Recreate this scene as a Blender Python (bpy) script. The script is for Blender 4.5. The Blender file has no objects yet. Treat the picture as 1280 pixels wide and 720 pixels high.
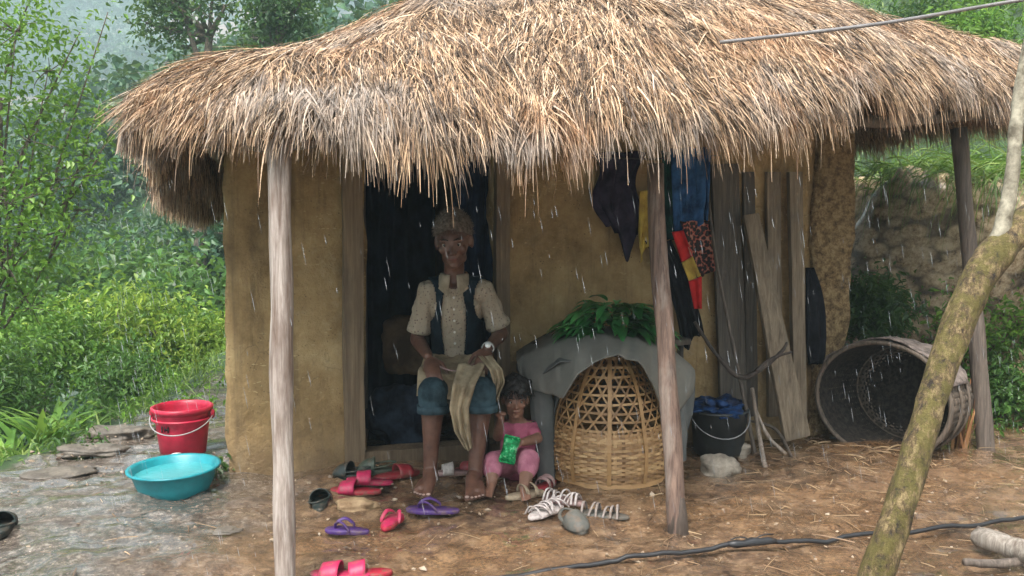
import bpy, bmesh, math, random
import numpy as np
from mathutils import Vector, Matrix, Euler
random.seed(7); RNG = np.random.default_rng(11)
sc = bpy.context.scene; COL = sc.collection
R = math.radians
# ------------------------------------------------------------ camera
F = 1150.0; CH = 1.30; TH = math.atan(95/1150)
cam = bpy.data.cameras.new('camera'); co = bpy.data.objects.new('camera', cam); COL.objects.link(co)
cam.sensor_width = 36; cam.lens = 36*F/1280; cam.clip_start = .05; cam.clip_end = 2000
co.location = (0, 0, CH); co.rotation_euler = (math.pi/2-TH, 0, 0); sc.camera = co

def ray(px, py):
    u = (px-640)/F; v = (360-py)/F
    return np.array([u, math.cos(TH)+v*math.sin(TH), -math.sin(TH)+v*math.cos(TH)])
def P(px, py, Y):
    d = ray(px, py); return np.array([0, 0, CH])+d*(Y/d[1])
def G(px, py, z=0.0):
    d = ray(px, py); return np.array([0, 0, CH])+d*((z-CH)/d[2])
def W(x): return 4.5+.2655*(x+1.42)          # front face of the hut's wall
def WP(px, py, off=0.0):
    Y = 4.8
    for _ in range(12):
        p = P(px, py, Y); Y = W(p[0])-off
    return P(px, py, Y)

# ------------------------------------------------------------ noise
def _hash(ix, iy, iz, s):
    n = (ix*374761393 + iy*668265263 + iz*2147483647 + s*144665) & 0xffffffff
    n = ((n ^ (n >> 13))*1274126177) & 0xffffffff
    n = (n ^ (n >> 16)) & 0xffffffff
    return n/4294967295.0*2-1
from mathutils import noise as mun
def vnoise(x, y, z=0, s=0):
    if np.ndim(x) == 0 and np.ndim(y) == 0 and np.ndim(z) == 0: return mun.noise((float(x)+s*17.3, float(y)-s*5.1, float(z)+s*3.7))*1.3
    x, y, z = np.broadcast_arrays(np.asarray(x, float), np.asarray(y, float), np.asarray(z, float))
    xi, yi, zi = np.floor(x).astype(np.int64), np.floor(y).astype(np.int64), np.floor(z).astype(np.int64)
    xf, yf, zf = x-xi, y-yi, z-zi
    f = lambda t: t*t*t*(t*(t*6-15)+10)
    u, v, w = f(xf), f(yf), f(zf); r = 0
    for a in (0, 1):
        for b in (0, 1):
            for c in (0, 1):
                r = r+(u if a else 1-u)*(v if b else 1-v)*(w if c else 1-w)*_hash(xi+a, yi+b, zi+c, s)
    return r
def fbm(x, y, z=0, o=4, s=0):
    r = 0; a = 1.
    if np.ndim(x) == 0 and np.ndim(y) == 0 and np.ndim(z) == 0:
        for i in range(o): r += a*mun.noise((float(x)*2**i+s*17.3, float(y)*2**i-s*5.1, float(z)*2**i+s*3.7))*1.3; a *= .5
        return r
    x = np.asarray(x, float); y = np.asarray(y, float); z = np.asarray(z, float)
    for i in range(o): r = r+a*vnoise(x*2**i, y*2**i, z*2**i, s+i*7); a *= .5
    return r
def sstep(a, b, t):
    t = np.clip((np.asarray(t, float)-a)/(b-a), 0, 1); return t*t*(3-2*t)

# ------------------------------------------------------------ materials
class NT:
    def __init__(s, name):
        s.m = bpy.data.materials.new(name); s.m.use_nodes = True; s.t = s.m.node_tree; s.n = s.t.nodes
        s.b = s.n['Principled BSDF']; s.out = s.n['Material Output']
    def add(s, ty, **kw):
        n = s.n.new(ty)
        for k, v in kw.items():
            if k.startswith('_'): setattr(n, k[1:], v)
            else: n.inputs[k.replace('_', ' ')].default_value = v
        return n
    def l(s, a, b): s.t.links.new(a, b)
    def coord(s, kind='Object'):
        return s.add('ShaderNodeTexCoord').outputs[kind]
    def mapping(s, vec, scale=(1, 1, 1), rot=(0, 0, 0)):
        m = s.add('ShaderNodeMapping'); m.inputs['Scale'].default_value = scale; m.inputs['Rotation'].default_value = rot
        s.l(vec, m.inputs['Vector']); return m.outputs[0]
    def noise(s, vec, scale, detail=4, rough=.6, dist=0):
        n = s.add('ShaderNodeTexNoise', Scale=scale, Detail=detail, Roughness=rough, Distortion=dist); s.l(vec, n.inputs['Vector']); return n.outputs['Fac']
    def ramp(s, fac, stops):
        r = s.add('ShaderNodeValToRGB'); e = r.color_ramp.elements
        while len(e) < len(stops): e.new(.5)
        for i, (p, c) in enumerate(stops):
            e[i].position = p; e[i].color = (c if isinstance(c, tuple) else (c, c, c))+(1,)
        s.l(fac, r.inputs[0]); return r.outputs[0]
    def mix(s, a, b, fac, mode='MIX'):
        m = s.add('ShaderNodeMix', _data_type='RGBA', _blend_type=mode)
        for v, i in ((fac, 0), (a, 6), (b, 7)):
            if hasattr(v, 'is_linked'): s.l(v, m.inputs[i])
            else: m.inputs[i].default_value = v if i == 0 else tuple(v)+(1,)
        return m.outputs[2]
    def math(s, op, a, b=0.0):
        m = s.add('ShaderNodeMath', _operation=op)
        for v, i in ((a, 0), (b, 1)):
            if hasattr(v, 'is_linked'): s.l(v, m.inputs[i])
            else: m.inputs[i].default_value = v
        return m.outputs[0]
    def bump(s, h, strength=.5, dist=.01, normal=None):
        b = s.add('ShaderNodeBump', Strength=strength, Distance=dist); s.l(h, b.inputs['Height'])
        if normal is not None: s.l(normal, b.inputs['Normal'])
        s.l(b.outputs[0], s.b.inputs['Normal']); return b.outputs[0]
    def col(s, c):
        if hasattr(c, 'is_linked'): s.l(c, s.b.inputs['Base Color'])
        else: s.b.inputs['Base Color'].default_value = tuple(c)+(1,)
    def rough(s, r):
        if hasattr(r, 'is_linked'): s.l(r, s.b.inputs['Roughness'])
        else: s.b.inputs['Roughness'].default_value = r
    def island(s): return s.add('ShaderNodeNewGeometry').outputs['Random Per Island']

def mat_simple(name, c1, c2=None, scale=20, rough=.7, bump=.2, bscale=60, stretch=(1, 1, 1), bdist=.004, contrast=(.35, .65)):
    m = NT(name); v = m.mapping(m.coord(), stretch)
    c2 = c2 or tuple(x*.6 for x in c1)
    n = m.noise(v, scale, 5, .65)
    m.col(m.ramp(n, [(contrast[0], c2), (contrast[1], c1)])); m.rough(rough)
    m.bump(m.noise(v, bscale, 4, .7), bump, bdist); return m.m
def mat_wood(name, light, dark, stain=(.1, .08, .06), rough=.75, sc_=1.0, wave=(60, 60, 3.5)):
    m = NT(name); o = m.coord()
    g = m.noise(m.mapping(o, tuple(w*sc_ for w in wave)), 1.0, 6, .7, .4)
    c = m.ramp(g, [(.33, dark), (.5, tuple((a+b)/2 for a, b in zip(light, dark))), (.66, light)])
    st = m.ramp(m.noise(m.mapping(o, (7, 7, 2)), 1, 5, .7), [(.48, 0.), (.68, 1.)])
    c = m.mix(c, stain, m.math('MULTIPLY', st, .7)); m.col(c); m.rough(rough)
    m.bump(g, .8, .006); return m.m
def mat_leaf(name, a, b, c, trans=.35, rough=.45):
    m = NT(name); i = m.island()
    col = m.ramp(i, [(0, a), (.5, b), (1, c)]); col = m.mix(col, tuple(x*.5 for x in a), m.ramp(m.noise(m.coord(), 2.2, 3), [(.45, 0.), (.7, .7)]))
    m.col(col); m.rough(rough)
    tr = m.add('ShaderNodeBsdfTranslucent'); m.l(m.mix(col, (.6, .9, .15), .25), tr.inputs[0])
    mx = m.add('ShaderNodeMixShader'); mx.inputs[0].default_value = trans
    m.l(m.b.outputs[0], mx.inputs[1]); m.l(tr.outputs[0], mx.inputs[2]); m.l(mx.outputs[0], m.out.inputs[0]); return m.m
def mat_cloth(name, c1, c2, scale=9, rough=.9, weave=700, lo=.4, hi=.6):
    m = NT(name); o = m.coord()
    n = m.noise(o, scale, 5, .6); m.col(m.ramp(n, [(lo, c2), (hi, c1)])); m.rough(rough); m.b.inputs['Specular IOR Level'].default_value = .12
    b1 = m.bump(m.noise(m.mapping(o, (1, 1, .35)), 16, 3), .6, .018)
    m.bump(m.noise(o, weave, 2), .25, .002, b1); return m.m

# ------------------------------------------------------------ mesh building
class MB:
    def __init__(s): s.v = []; s.f = []; s.q = []; s.n = 0
    def add(s, V, Fc):
        V = np.asarray(V, float).reshape(-1, 3); s.v.append(V)
        for f in Fc: s.f.append(tuple(int(i)+s.n for i in f))
        s.n += len(V); return s
    def addq(s, V, Q):                     # vectorised: V (n,3), Q (m,4 or 3)
        V = np.asarray(V, float).reshape(-1, 3); s.v.append(V); s.q.append(np.asarray(Q)+s.n); s.n += len(V); return s
    def tube(s, pts, rad, n=10, cap=True, wob=0, seed=0, flat=1.0):
        pts = [np.asarray(p, float) for p in pts]; m = len(pts)
        rad = [rad]*m if np.isscalar(rad) else list(rad)
        V = []; up = np.array([0, 0, 1.])
        T0 = pts[1]-pts[0]; T0 /= np.linalg.norm(T0)+1e-12
        a = np.cross(T0, up);
        if np.linalg.norm(a) < .1: a = np.cross(T0, [1, 0, 0])
        if np.linalg.norm(a) < .01: a = np.array([1., 0, 0])
        a /= np.linalg.norm(a)
        for i in range(m):
            t = pts[min(i+1, m-1)]-pts[max(i-1, 0)]; t /= np.linalg.norm(t)+1e-12
            a = a-t*np.dot(a, t); a /= np.linalg.norm(a)+1e-12; b = np.cross(t, a)
            for k in range(n):
                th = 2*math.pi*k/n
                w = 1+(wob*float(vnoise(math.cos(th)*1.3+seed*5.1, math.sin(th)*1.3, i*.45+seed)) if wob else 0)
                V.append(pts[i]+(a*math.cos(th)+b*math.sin(th)*flat)*rad[i]*w)
        Fc = [(i*n+k, i*n+(k+1) % n, (i+1)*n+(k+1) % n, (i+1)*n+k) for i in range(m-1) for k in range(n)]
        if cap: Fc += [tuple(range(n-1, -1, -1)), tuple((m-1)*n+k for k in range(n))]
        return s.add(V, Fc)
    def lathe(s, prof, c=(0, 0, 0), n=40, M=None, close=False):
        V = []; m = len(prof)
        for (r, z) in prof:
            for k in range(n):
                th = 2*math.pi*k/n; V.append((r*math.cos(th), r*math.sin(th), z))
        V = np.array(V)
        if M is not None: V = V @ np.array(M).T
        V = V+np.array(c)
        Fc = [(i*n+k, i*n+(k+1) % n, (i+1)*n+(k+1) % n, (i+1)*n+k) for i in range(m-1) for k in range(n)]
        if close: Fc += [tuple(range(n-1, -1, -1)), tuple((m-1)*n+k for k in range(n))]
        return s.add(V, Fc)
    def ball(s, c, r, M=None, nu=16, nv=10):
        r = np.array([r]*3 if np.isscalar(r) else r); V = [(0, 0, 1)]
        for i in range(1, nv):
            ph = math.pi*i/nv
            for k in range(nu):
                th = 2*math.pi*k/nu; V.append((math.sin(ph)*math.cos(th), math.sin(ph)*math.sin(th), math.cos(ph)))
        V.append((0, 0, -1)); V = np.array(V)*r
        if M is not None: V = V @ np.array(M).T
        Fc = [(0, 1+k, 1+(k+1) % nu) for k in range(nu)]
        for i in range(nv-2): Fc += [(1+i*nu+k, 1+(i+1)*nu+k, 1+(i+1)*nu+(k+1) % nu, 1+i*nu+(k+1) % nu) for k in range(nu)]
        L = len(V)-1; Fc += [(L, 1+(nv-2)*nu+(k+1) % nu, 1+(nv-2)*nu+k) for k in range(nu)]
        return s.add(V+np.array(c), Fc)
    def limb(s, pts, rad, n=14):            # closed capsule chain
        s.tube(pts, rad, n)
        rr = [rad]*len(pts) if np.isscalar(rad) else rad
        for p, r in zip(pts, rr): s.ball(p, r*1.0, nu=n, nv=10)
        return s
    def box(s, c, size, M=None, bev=.0, sub=1):
        bm = bmesh.new(); bmesh.ops.create_cube(bm, size=1)
        for v in bm.verts: v.co = Vector((v.co.x*size[0], v.co.y*size[1], v.co.z*size[2]))
        if bev: bmesh.ops.bevel(bm, geom=list(bm.edges), offset=bev, segments=2, affect='EDGES')
        V = np.array([v.co[:] for v in bm.verts]); Fc = [[v.index for v in f.verts] for f in bm.faces]; bm.free()
        if M is not None: V = V @ np.array(M).T
        return s.add(V+np.array(c), Fc)
    def grid(s, V, nu, nv, wrap=False):     # V (nu*nv,3), index i*nv+j
        Q = []
        for i in range(nu if wrap else nu-1):
            for j in range(nv-1):
                a = i*nv+j; b = ((i+1) % nu)*nv+j; Q.append((a, b, b+1, a+1))
        return s.add(V, Q)
    def mesh(s, name, smooth=True, off=(0, 0, 0)):
        me = bpy.data.meshes.new(name); V = np.concatenate(s.v)-np.array(off)
        q = s.q+([np.array(s.f)] if s.f and len({len(f) for f in s.f}) == 1 else [np.array(f)[None] for f in s.f] if len(s.f) < 3 else [np.array([f for f in s.f if len(f) == k]) for k in sorted({len(f) for f in s.f})])
        L = np.concatenate([a.ravel() for a in q]).astype(np.int32); tot = np.concatenate([np.full(len(a), a.shape[1]) for a in q]).astype(np.int32); st = np.concatenate([[0], np.cumsum(tot)[:-1]]).astype(np.int32)
        me.vertices.add(len(V)); me.vertices.foreach_set('co', V.astype(np.float32).ravel()); me.loops.add(len(L)); me.loops.foreach_set('vertex_index', L)
        me.polygons.add(len(tot)); me.polygons.foreach_set('loop_start', st)
        me.update(calc_edges=True)
        if me.validate(): print('validated', name)
        me.polygons.foreach_set('use_smooth', np.full(len(me.polygons), smooth)); me.update(); return me
def rotm(x=0, y=0, z=0): return np.array(Euler((x, y, z)).to_matrix())
def frame(t, up=(0, 0, 1)):                 # columns: side, t, normal
    t = np.asarray(t, float); t = t/np.linalg.norm(t); a = np.cross(t, up); a /= np.linalg.norm(a); b = np.cross(a, t)
    return np.array([a, t, b]).T

def tags(o, label=None, cat=None, group=None, kind=None):
    if label: o['label'] = label
    if cat: o['category'] = cat
    if group: o['group'] = group
    if kind: o['kind'] = kind
    return o
def single(name, mb, mat, label, cat, group=None, kind=None, loc=None, smooth=True):
    if loc is None:
        V = np.concatenate(mb.v); loc = np.array([(V[:, 0].min()+V[:, 0].max())/2, (V[:, 1].min()+V[:, 1].max())/2, V[:, 2].min()])
    me = mb.mesh(name, smooth, loc); o = bpy.data.objects.new(name, me); COL.objects.link(o); o.location = loc; me.materials.append(mat)
    return tags(o, label, cat, group, kind)
def thing(name, loc, label, cat, group=None):
    o = bpy.data.objects.new(name, None); COL.objects.link(o); o.location = tuple(loc); o.empty_display_size = .1
    o['_org'] = [float(x) for x in loc]
    return tags(o, label, cat, group)
def part(root, name, mb, mat, parent=None, smooth=True, label=None):
    org = np.array(list(root['_org'])); me = mb.mesh(name, smooth, org); o = bpy.data.objects.new(name, me); COL.objects.link(o)
    o.parent = parent or root; me.materials.append(mat)
    if label: o['label'] = label
    return o
def mods(o, *ms):                           # apply modifiers through the depsgraph
    for ty, kw in ms:
        md = o.modifiers.new(ty, ty)
        for k, v in kw.items(): setattr(md, k, v)
    dg = bpy.context.evaluated_depsgraph_get(); dg.update()
    me = bpy.data.meshes.new_from_object(o.evaluated_get(dg)); o.modifiers.clear(); o.data = me; return o
def smooth_o(o):
    o.data.polygons.foreach_set('use_smooth', [True]*len(o.data.polygons)); return o
def cull(o, pred):                          # delete faces where pred(world-ish centre) true
    off = np.array(o.parent['_org']) if (o.parent and '_org' in o.parent.keys()) else np.array(o.location)
    bm = bmesh.new(); bm.from_mesh(o.data)
    dead = [f for f in bm.faces if pred(np.array(f.calc_center_median()[:])+off)]
    bmesh.ops.delete(bm, geom=dead, context='FACES'); bm.to_mesh(o.data); bm.free(); return o
def solid(o, th, offset=0): return mods(o, ('SOLIDIFY', dict(thickness=th, offset=offset)))

# ribbons: N curved blades, vectorised
def ribbons(mb, base, d0, length, width, droop, side=None, seg=3, taper=.3, fold=0.0):
    N = len(base); base = np.asarray(base, float); d0 = d0/np.linalg.norm(d0, axis=1, keepdims=True)
    if side is None:
        side = np.cross(d0, RNG.normal(size=(N, 3)));
    side = side/np.maximum(np.linalg.norm(side, axis=1, keepdims=True), 1e-9)
    V = np.zeros((N, seg+1, 2, 3)); p = base.copy(); d = d0.copy(); st = (length/seg)[:, None]
    for k in range(seg+1):
        w = (width*(1-(1-taper)*(k/seg)**1.5))[:, None]*.5
        V[:, k, 0] = p-side*w; V[:, k, 1] = p+side*w
        d = d+np.array([0, 0, -1])*droop[:, None]/seg; d /= np.linalg.norm(d, axis=1, keepdims=True); p = p+d*st
    idx = np.arange(N)[:, None]*(seg+1)*2+np.arange(seg)[None, :]*2
    idx = idx.reshape(-1, 1); Q = np.concatenate([idx, idx+1, idx+3, idx+2], 1)
    mb.addq(V.reshape(-1, 3), Q); return mb
def leaves(mb, c, size, n_dir, aspect=.45, cup=.18):   # diamond-ish leaves of 4 faces
    N = len(c); t = RNG.normal(size=(N, 3)); n = n_dir+RNG.normal(size=(N, 3))*.55; n /= np.linalg.norm(n, axis=1, keepdims=True)
    t = t-n*np.sum(t*n, 1, keepdims=True); t[:, 2] -= .3; t /= np.linalg.norm(t, axis=1, keepdims=True); b = np.cross(n, t)
    s = size[:, None]; w = s*aspect*.5
    V = np.stack([c, c+t*s*.35+b*w+n*s*cup, c+t*s*.4, c+t*s*.35-b*w+n*s*cup, c+t*s-n*s*.12, c+t*s*.72+b*w*.62+n*s*cup*.6, c+t*s*.72-b*w*.62+n*s*cup*.6], 1)
    i = np.arange(N)[:, None]*7
    Q = np.concatenate([np.concatenate([i, i+1, i+5, i+2], 1), np.concatenate([i, i+2, i+6, i+3], 1)])
    T = np.concatenate([np.concatenate([i+2, i+5, i+4], 1), np.concatenate([i+2, i+4, i+6], 1)])
    n0 = mb.n; mb.addq(V.reshape(-1, 3), Q); mb.q.append(T+n0); return mb
EXPOSURE=2.3; HAZE=0.003; NSTRAW=165000
# ============================================================ light, air, render settings
world = bpy.data.worlds.new("World"); sc.world = world; world.use_nodes = True
wn = world.node_tree.nodes; bg = wn['Background']
sky = wn.new('ShaderNodeTexSky'); sky.sky_type = 'NISHITA'; sky.sun_disc = False
SUN_EL, SUN_AZ = R(58), R(200)
sky.sun_elevation = SUN_EL; sky.sun_rotation = SUN_AZ; sky.air_density = 1.0; sky.dust_density = 6.0; sky.ozone_density = .6
hs = wn.new('ShaderNodeHueSaturation'); hs.inputs['Saturation'].default_value = .28
world.node_tree.links.new(sky.outputs[0], hs.inputs['Color']); world.node_tree.links.new(hs.outputs[0], bg.inputs[0])
bg.inputs[1].default_value = .10
sl = bpy.data.lights.new('sun', 'SUN'); sl.energy = 1.5; sl.angle = R(14); sl.color = (1, .96, .9)
so = bpy.data.objects.new('sun', sl); COL.objects.link(so)
sd = Vector((math.sin(SUN_AZ)*math.cos(SUN_EL), math.cos(SUN_AZ)*math.cos(SUN_EL), math.sin(SUN_EL)))
so.rotation_euler = (-sd).to_track_quat('-Z', 'Y').to_euler(); so.location = (0, -5, 20)
sc.view_settings.view_transform = 'Standard'; sc.view_settings.look = 'None'; sc.view_settings.gamma = 1
sc.view_settings.exposure = EXPOSURE
sc.cycles.volume_step_rate = 4; sc.cycles.volume_bounces = 1; sc.cycles.max_bounces = 7; sc.cycles.diffuse_bounces = 4
sc.cycles.transparent_max_bounces = 8

# ============================================================ terrain
def terrain(x, y):
    x = np.asarray(x, float); y = np.asarray(y, float)
    edge = -2.5-.12*np.sin(y*1.7)-.25*sstep(4.6, 3.5, y)
    dl = np.maximum(0, edge-x); db = np.maximum(0, y-9.5)
    d = np.sqrt(dl**2+db**2)
    drop = -(.55*sstep(0, .9, d)*1+.33*np.maximum(0, d-.5))
    drop = np.maximum(drop, -13)
    hill = -13+.31*np.maximum(0, y-52+.12*x)
    hill = hill+11*fbm(x/90, y/90, 0, 4, 5)*sstep(50, 160, y); hill = np.where(hill > 118, 118+(hill-118)*.2, hill); hill = np.minimum(hill, 136)
    z = np.maximum(drop, hill)
    far = sstep(3, 12, d); z = z+far*.5*fbm(x/4, y/4, 0, 3, 9)
    s = (x-2.3)*.8+(y-6.6)*.6
    s = s+.22*fbm(x*.9, y*.9, 0, 3, 31)
    bank = 1.5*sstep(-.05, .95, s)*(1+.1*fbm(x*2, y*2, 0, 2, 3))+.36*np.maximum(0, s-.8)
    bank = bank+sstep(.02, .3, s)*sstep(1.3, .7, s)*.16*fbm(x*3.2, y*3.2, s*2, 4, 77)+.4*sstep(1.5, 4, s)*fbm(x*.6, y*.6, 0, 3, 8)
    z = np.where(s > -.1, np.maximum(z, bank*sstep(-.1, .05, s)), z)
    yard = 1-sstep(.0, .6, d); yard = yard*(1-sstep(-.1, .3, s))
    u = .022*fbm(x*1.3, y*1.3, 0, 3, 1)+.012*fbm(x*6, y*6, 0, 3, 2)
    u = u+.010*np.maximum(0, fbm(x*17, y*17, 0, 3, 4))
    # rut of drip line below the eave
    z = z+yard*u
    return z
def gz(x, y): return float(terrain(x, y))
def GG(px, py, up=0.0):                       # ground point seen at a pixel
    p = G(px, py)
    for _ in range(4): p = G(px, py, gz(p[0], p[1]))
    p = p.copy(); p[2] += up; return p
def atg(x, y, up=0.0): return np.array([x, y, gz(x, y)+up])

nx, ny = 560, 620
ux = np.linspace(-1, 1, nx); uy = np.linspace(-1, 1, ny)
xs = 1.0*np.sinh(7.0*ux)-.1; ys = 4.4+1.0*np.sinh(7.0*uy)
XX, YY = np.meshgrid(xs, ys, indexing='ij'); ZZ = terrain(XX, YY)
mb = MB(); mb.v.append(np.stack([XX, YY, ZZ], -1).reshape(-1, 3)); mb.n = nx*ny
ii, jj = np.meshgrid(np.arange(nx-1), np.arange(ny-1), indexing='ij'); a = (ii*ny+jj).ravel()
mb.q = [np.stack([a, a+ny, a+ny+1, a+1], 1)]

def mat_ground():
    m = NT('ground'); o = m.coord(); sp = m.add('ShaderNodeSeparateXYZ'); m.l(o, sp.inputs[0]); X, Y, Z = sp.outputs
    n1 = m.noise(o, 1.1, 5, .65); n2 = m.noise(o, 9, 6, .75); n3 = m.noise(o, 60, 4, .7)
    mud = m.ramp(n2, [(.37, (.045, .026, .016)), (.5, (.165, .098, .056)), (.62, (.34, .225, .135))])
    orange = m.ramp(n3, [(.38, (.10, .05, .022)), (.6, (.34, .19, .085))])
    mud = m.mix(mud, orange, m.ramp(n1, [(.42, 0.), (.62, .75)]))
    # grey, gravelly path on the left
    grey = m.ramp(m.noise(o, 34, 5, .8), [(.38, (.05, .042, .036)), (.52, (.14, .115, .095)), (.64, (.34, .30, .25))])
    mr = m.add('ShaderNodeMapRange', _interpolation_type='SMOOTHSTEP'); m.l(m.math('ADD', X, m.math('MULTIPLY', n1, .7)), mr.inputs[0])
    for k, v in ((1, -1.1), (2, -.45), (3, 1.), (4, 0.)): mr.inputs[k].default_value = v
    mud = m.mix(mud, grey, m.math('MULTIPLY', mr.outputs[0], .9))
    # pale chips scattered in it
    vo = m.add('ShaderNodeTexVoronoi', Scale=38); m.l(o, vo.inputs['Vector'])
    chip = m.ramp(vo.outputs['Distance'], [(.14, 1.), (.22, 0.)])
    chipm = m.math('MULTIPLY', chip, m.ramp(m.noise(o, 5, 3), [(.5, 0.), (.6, .8)]))
    mud = m.mix(mud, (.45, .36, .24), chipm)
    # green beyond
    gr = m.ramp(m.noise(o, 3.0, 6, .8), [(.3, (.010, .022, .009)), (.5, (.03, .065, .02)), (.7, (.065, .13, .032))])
    far = m.ramp(m.noise(o, .018, 8, .75), [(.40, (.03, .07, .03)), (.52, (.05, .09, .045)), (.58, (.24, .16, .13))])
    fr = m.add('ShaderNodeMapRange'); m.l(Y, fr.inputs[0])
    for k, v in ((1, 50), (2, 130)): fr.inputs[k].default_value = v
    gr = m.mix(gr, far, fr.outputs[0])
    att = m.add('ShaderNodeAttribute', _attribute_name='veg'); veg = att.outputs['Fac']
    vg = m.ramp(m.math('ADD', veg, m.math('MULTIPLY', m.math('SUBTRACT', n2, .5), .5)), [(.4, 0.), (.6, 1.)])
    c = m.mix(mud, gr, vg)
    # cut earth bank
    vb = m.add('ShaderNodeTexVoronoi', Scale=9); m.l(m.mix(m.mapping(o, (1, 1, 1.7)), m.add('ShaderNodeTexNoise', Scale=6., Detail=5.).outputs['Color'], .3), vb.inputs['Vector'])
    bk = m.ramp(m.noise(o, 13, 6, .8), [(.34, (.06, .038, .02)), (.45, (.36, .25, .14)), (.58, (.60, .46, .29))])
    bk = m.mix(bk, (.04, .028, .016), m.ramp(vb.outputs['Distance'], [(.50, 0.), (.75, .8)]))
    at2 = m.add('ShaderNodeAttribute', _attribute_name='bank')
    c = m.mix(c, bk, at2.outputs['Fac']); m.col(c)
    wn_ = m.noise(m.mapping(o, (1, 1.6, 1)), 2.6, 4, .65); wet = m.ramp(wn_, [(.50, .08), (.64, .45)]); m.rough(m.mix(wet, (.8, .8, .8), vg))
    nv_ = m.math('SUBTRACT', 1., vg); cw = m.math('MULTIPLY', m.ramp(wn_, [(.49, 1.), (.63, .1)]), nv_); m.l(m.math('MULTIPLY', cw, .9), m.b.inputs['Coat Weight']); m.b.inputs['Coat Roughness'].default_value = .06
    b = m.bump(m.noise(o, 24, 6, .8), .9, .02)
    m.bump(m.noise(o, 130, 3, .7), .8, .006, b); return m.m
me = mb.mesh('ground'); me.materials.append(mat_ground())
sB = (XX-2.3)*.8+(YY-6.6)*.6+.22*fbm(XX*.9, YY*.9, 0, 3, 31)
bankv = sstep(.03, .15, sB)*sstep(1.35, .95, sB+.25*fbm(XX*3, YY*3, 0, 3, 6))*sstep(12, 9, YY)
edge = -2.5-.12*np.sin(YY*1.7)-.25*sstep(4.6, 3.5, YY)
veg = np.maximum(sstep(edge+.25, edge-.15, XX), sstep(6.9, 7.8, YY)); veg = np.maximum(veg, sstep(-.25, .1, sB)*.3); veg = np.maximum(veg, sstep(.9, 1.2, sB))
for nm, arr in (('veg', veg), ('bank', bankv)):
    at = me.attributes.new(nm, 'FLOAT', 'POINT'); at.data.foreach_set('value', arr.ravel().astype(np.float32))
go = bpy.data.objects.new('ground', me); COL.objects.link(go); tags(go, kind='structure')

# haze: the damp air of the valley
if HAZE > 0:
    mb = MB(); x0, x1, y0, y1, z0, z1 = -560, 560, -560, 565, -26, 150
    mb.box(((x0+x1)/2, (y0+y1)/2, (z0+z1)/2), (x1-x0, y1-y0, z1-z0))
    m = bpy.data.materials.new('haze'); m.use_nodes = True; m.node_tree.nodes.remove(m.node_tree.nodes['Principled BSDF'])
    pv = m.node_tree.nodes.new('ShaderNodeVolumePrincipled'); pv.inputs['Color'].default_value = (.47, .60, .65, 1); pv.inputs['Density'].default_value = HAZE
    pv.inputs['Anisotropy'].default_value = .0
    m.node_tree.links.new(pv.outputs[0], m.node_tree.nodes['Material Output'].inputs['Volume'])
    ho = bpy.data.objects.new('haze', mb.mesh('haze', False)); ho.data.materials.append(m); COL.objects.link(ho)
    tags(ho, 'pale mist filling the valley and veiling the far hillside', 'haze', kind='stuff'); ho.visible_shadow = True

# ============================================================ hut
EAVE = np.array([(-1.50, 3.62), (-1.18, 3.2), (-.7, 2.98), (.05, 3.15), (.7, 3.42), (1.4, 3.85), (2.2, 4.45), (2.8, 4.82), (3.12, 5.12), (3.22, 5.7), (2.95, 6.9), (2.3, 7.85),
                 (0.5, 7.8), (-1.6, 7.15), (-2.15, 6.8), (-2.12, 6.2), (-1.95, 5.2), (-1.64, 4.2)])
def eave_dist(x, y):
    x = np.asarray(x, float); y = np.asarray(y, float); sh = np.broadcast(x, y).shape
    x = np.broadcast_to(x, sh).ravel(); y = np.broadcast_to(y, sh).ravel()
    P0 = EAVE; P1 = np.roll(EAVE, -1, 0); acc = np.zeros(len(x)); ins = np.zeros(len(x), bool); dmin = np.full(len(x), 1e9)
    for a, b in zip(P0, P1):
        e = b-a; t = np.clip(((x-a[0])*e[0]+(y-a[1])*e[1])/(e@e), 0, 1)
        dd = np.hypot(x-a[0]-t*e[0], y-a[1]-t*e[1]); dmin = np.minimum(dmin, dd)
        acc += np.exp(-dd*7)
        cr = ((a[1] > y) != (b[1] > y)) & (x < (b[0]-a[0])*(y-a[1])/(b[1]-a[1]+1e-12)+a[0]); ins ^= cr
    soft = -np.log(acc)/7; D = np.where(ins, np.maximum(soft*.6+dmin*.4, 0), -dmin)
    D = np.where(ins, np.maximum(D, .3*dmin), D)
    return D.reshape(sh)
LIP = [(-.85, 4.75), (-.42, 4.35), (.27, 4.12), (.75, 4.0)]
LAMP = [.05, .20, .11, .0]
def roofz(x, y):
    x = np.asarray(x, float); y = np.asarray(y, float); D = eave_dist(x, y)
    ez = np.interp(x, [-2.2, -1.5, -.8, 0, .7, 1.5, 2.5, 4], [1.62, 1.71, 1.69, 1.62, 1.73, 1.90, 1.97, 2.0])-.03*sstep(4.4, 6, y)*sstep(-1, -1.6, x)
    z = ez+.15*(1-np.exp(-np.maximum(D, 0)/.16))+(.17+.32*sstep(-1.0, .75, x)-.26*sstep(1.1, 3.0, x))*np.maximum(D, 0)
    z = z+.05*fbm(x*1.1, y*1.1, 0, 3, 21)
    # lip of the lower, overlapping front layer
    yl = np.interp(x, [p[0] for p in LIP], [p[1] for p in LIP]); am = np.interp(x, [-1.3]+[p[0] for p in LIP], [0]+LAMP)
    dy = y-yl; z = z+am*np.where(dy < 0, np.exp(-(dy/.55)**2), np.exp(-(dy/.16)**2))
    return z
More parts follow.
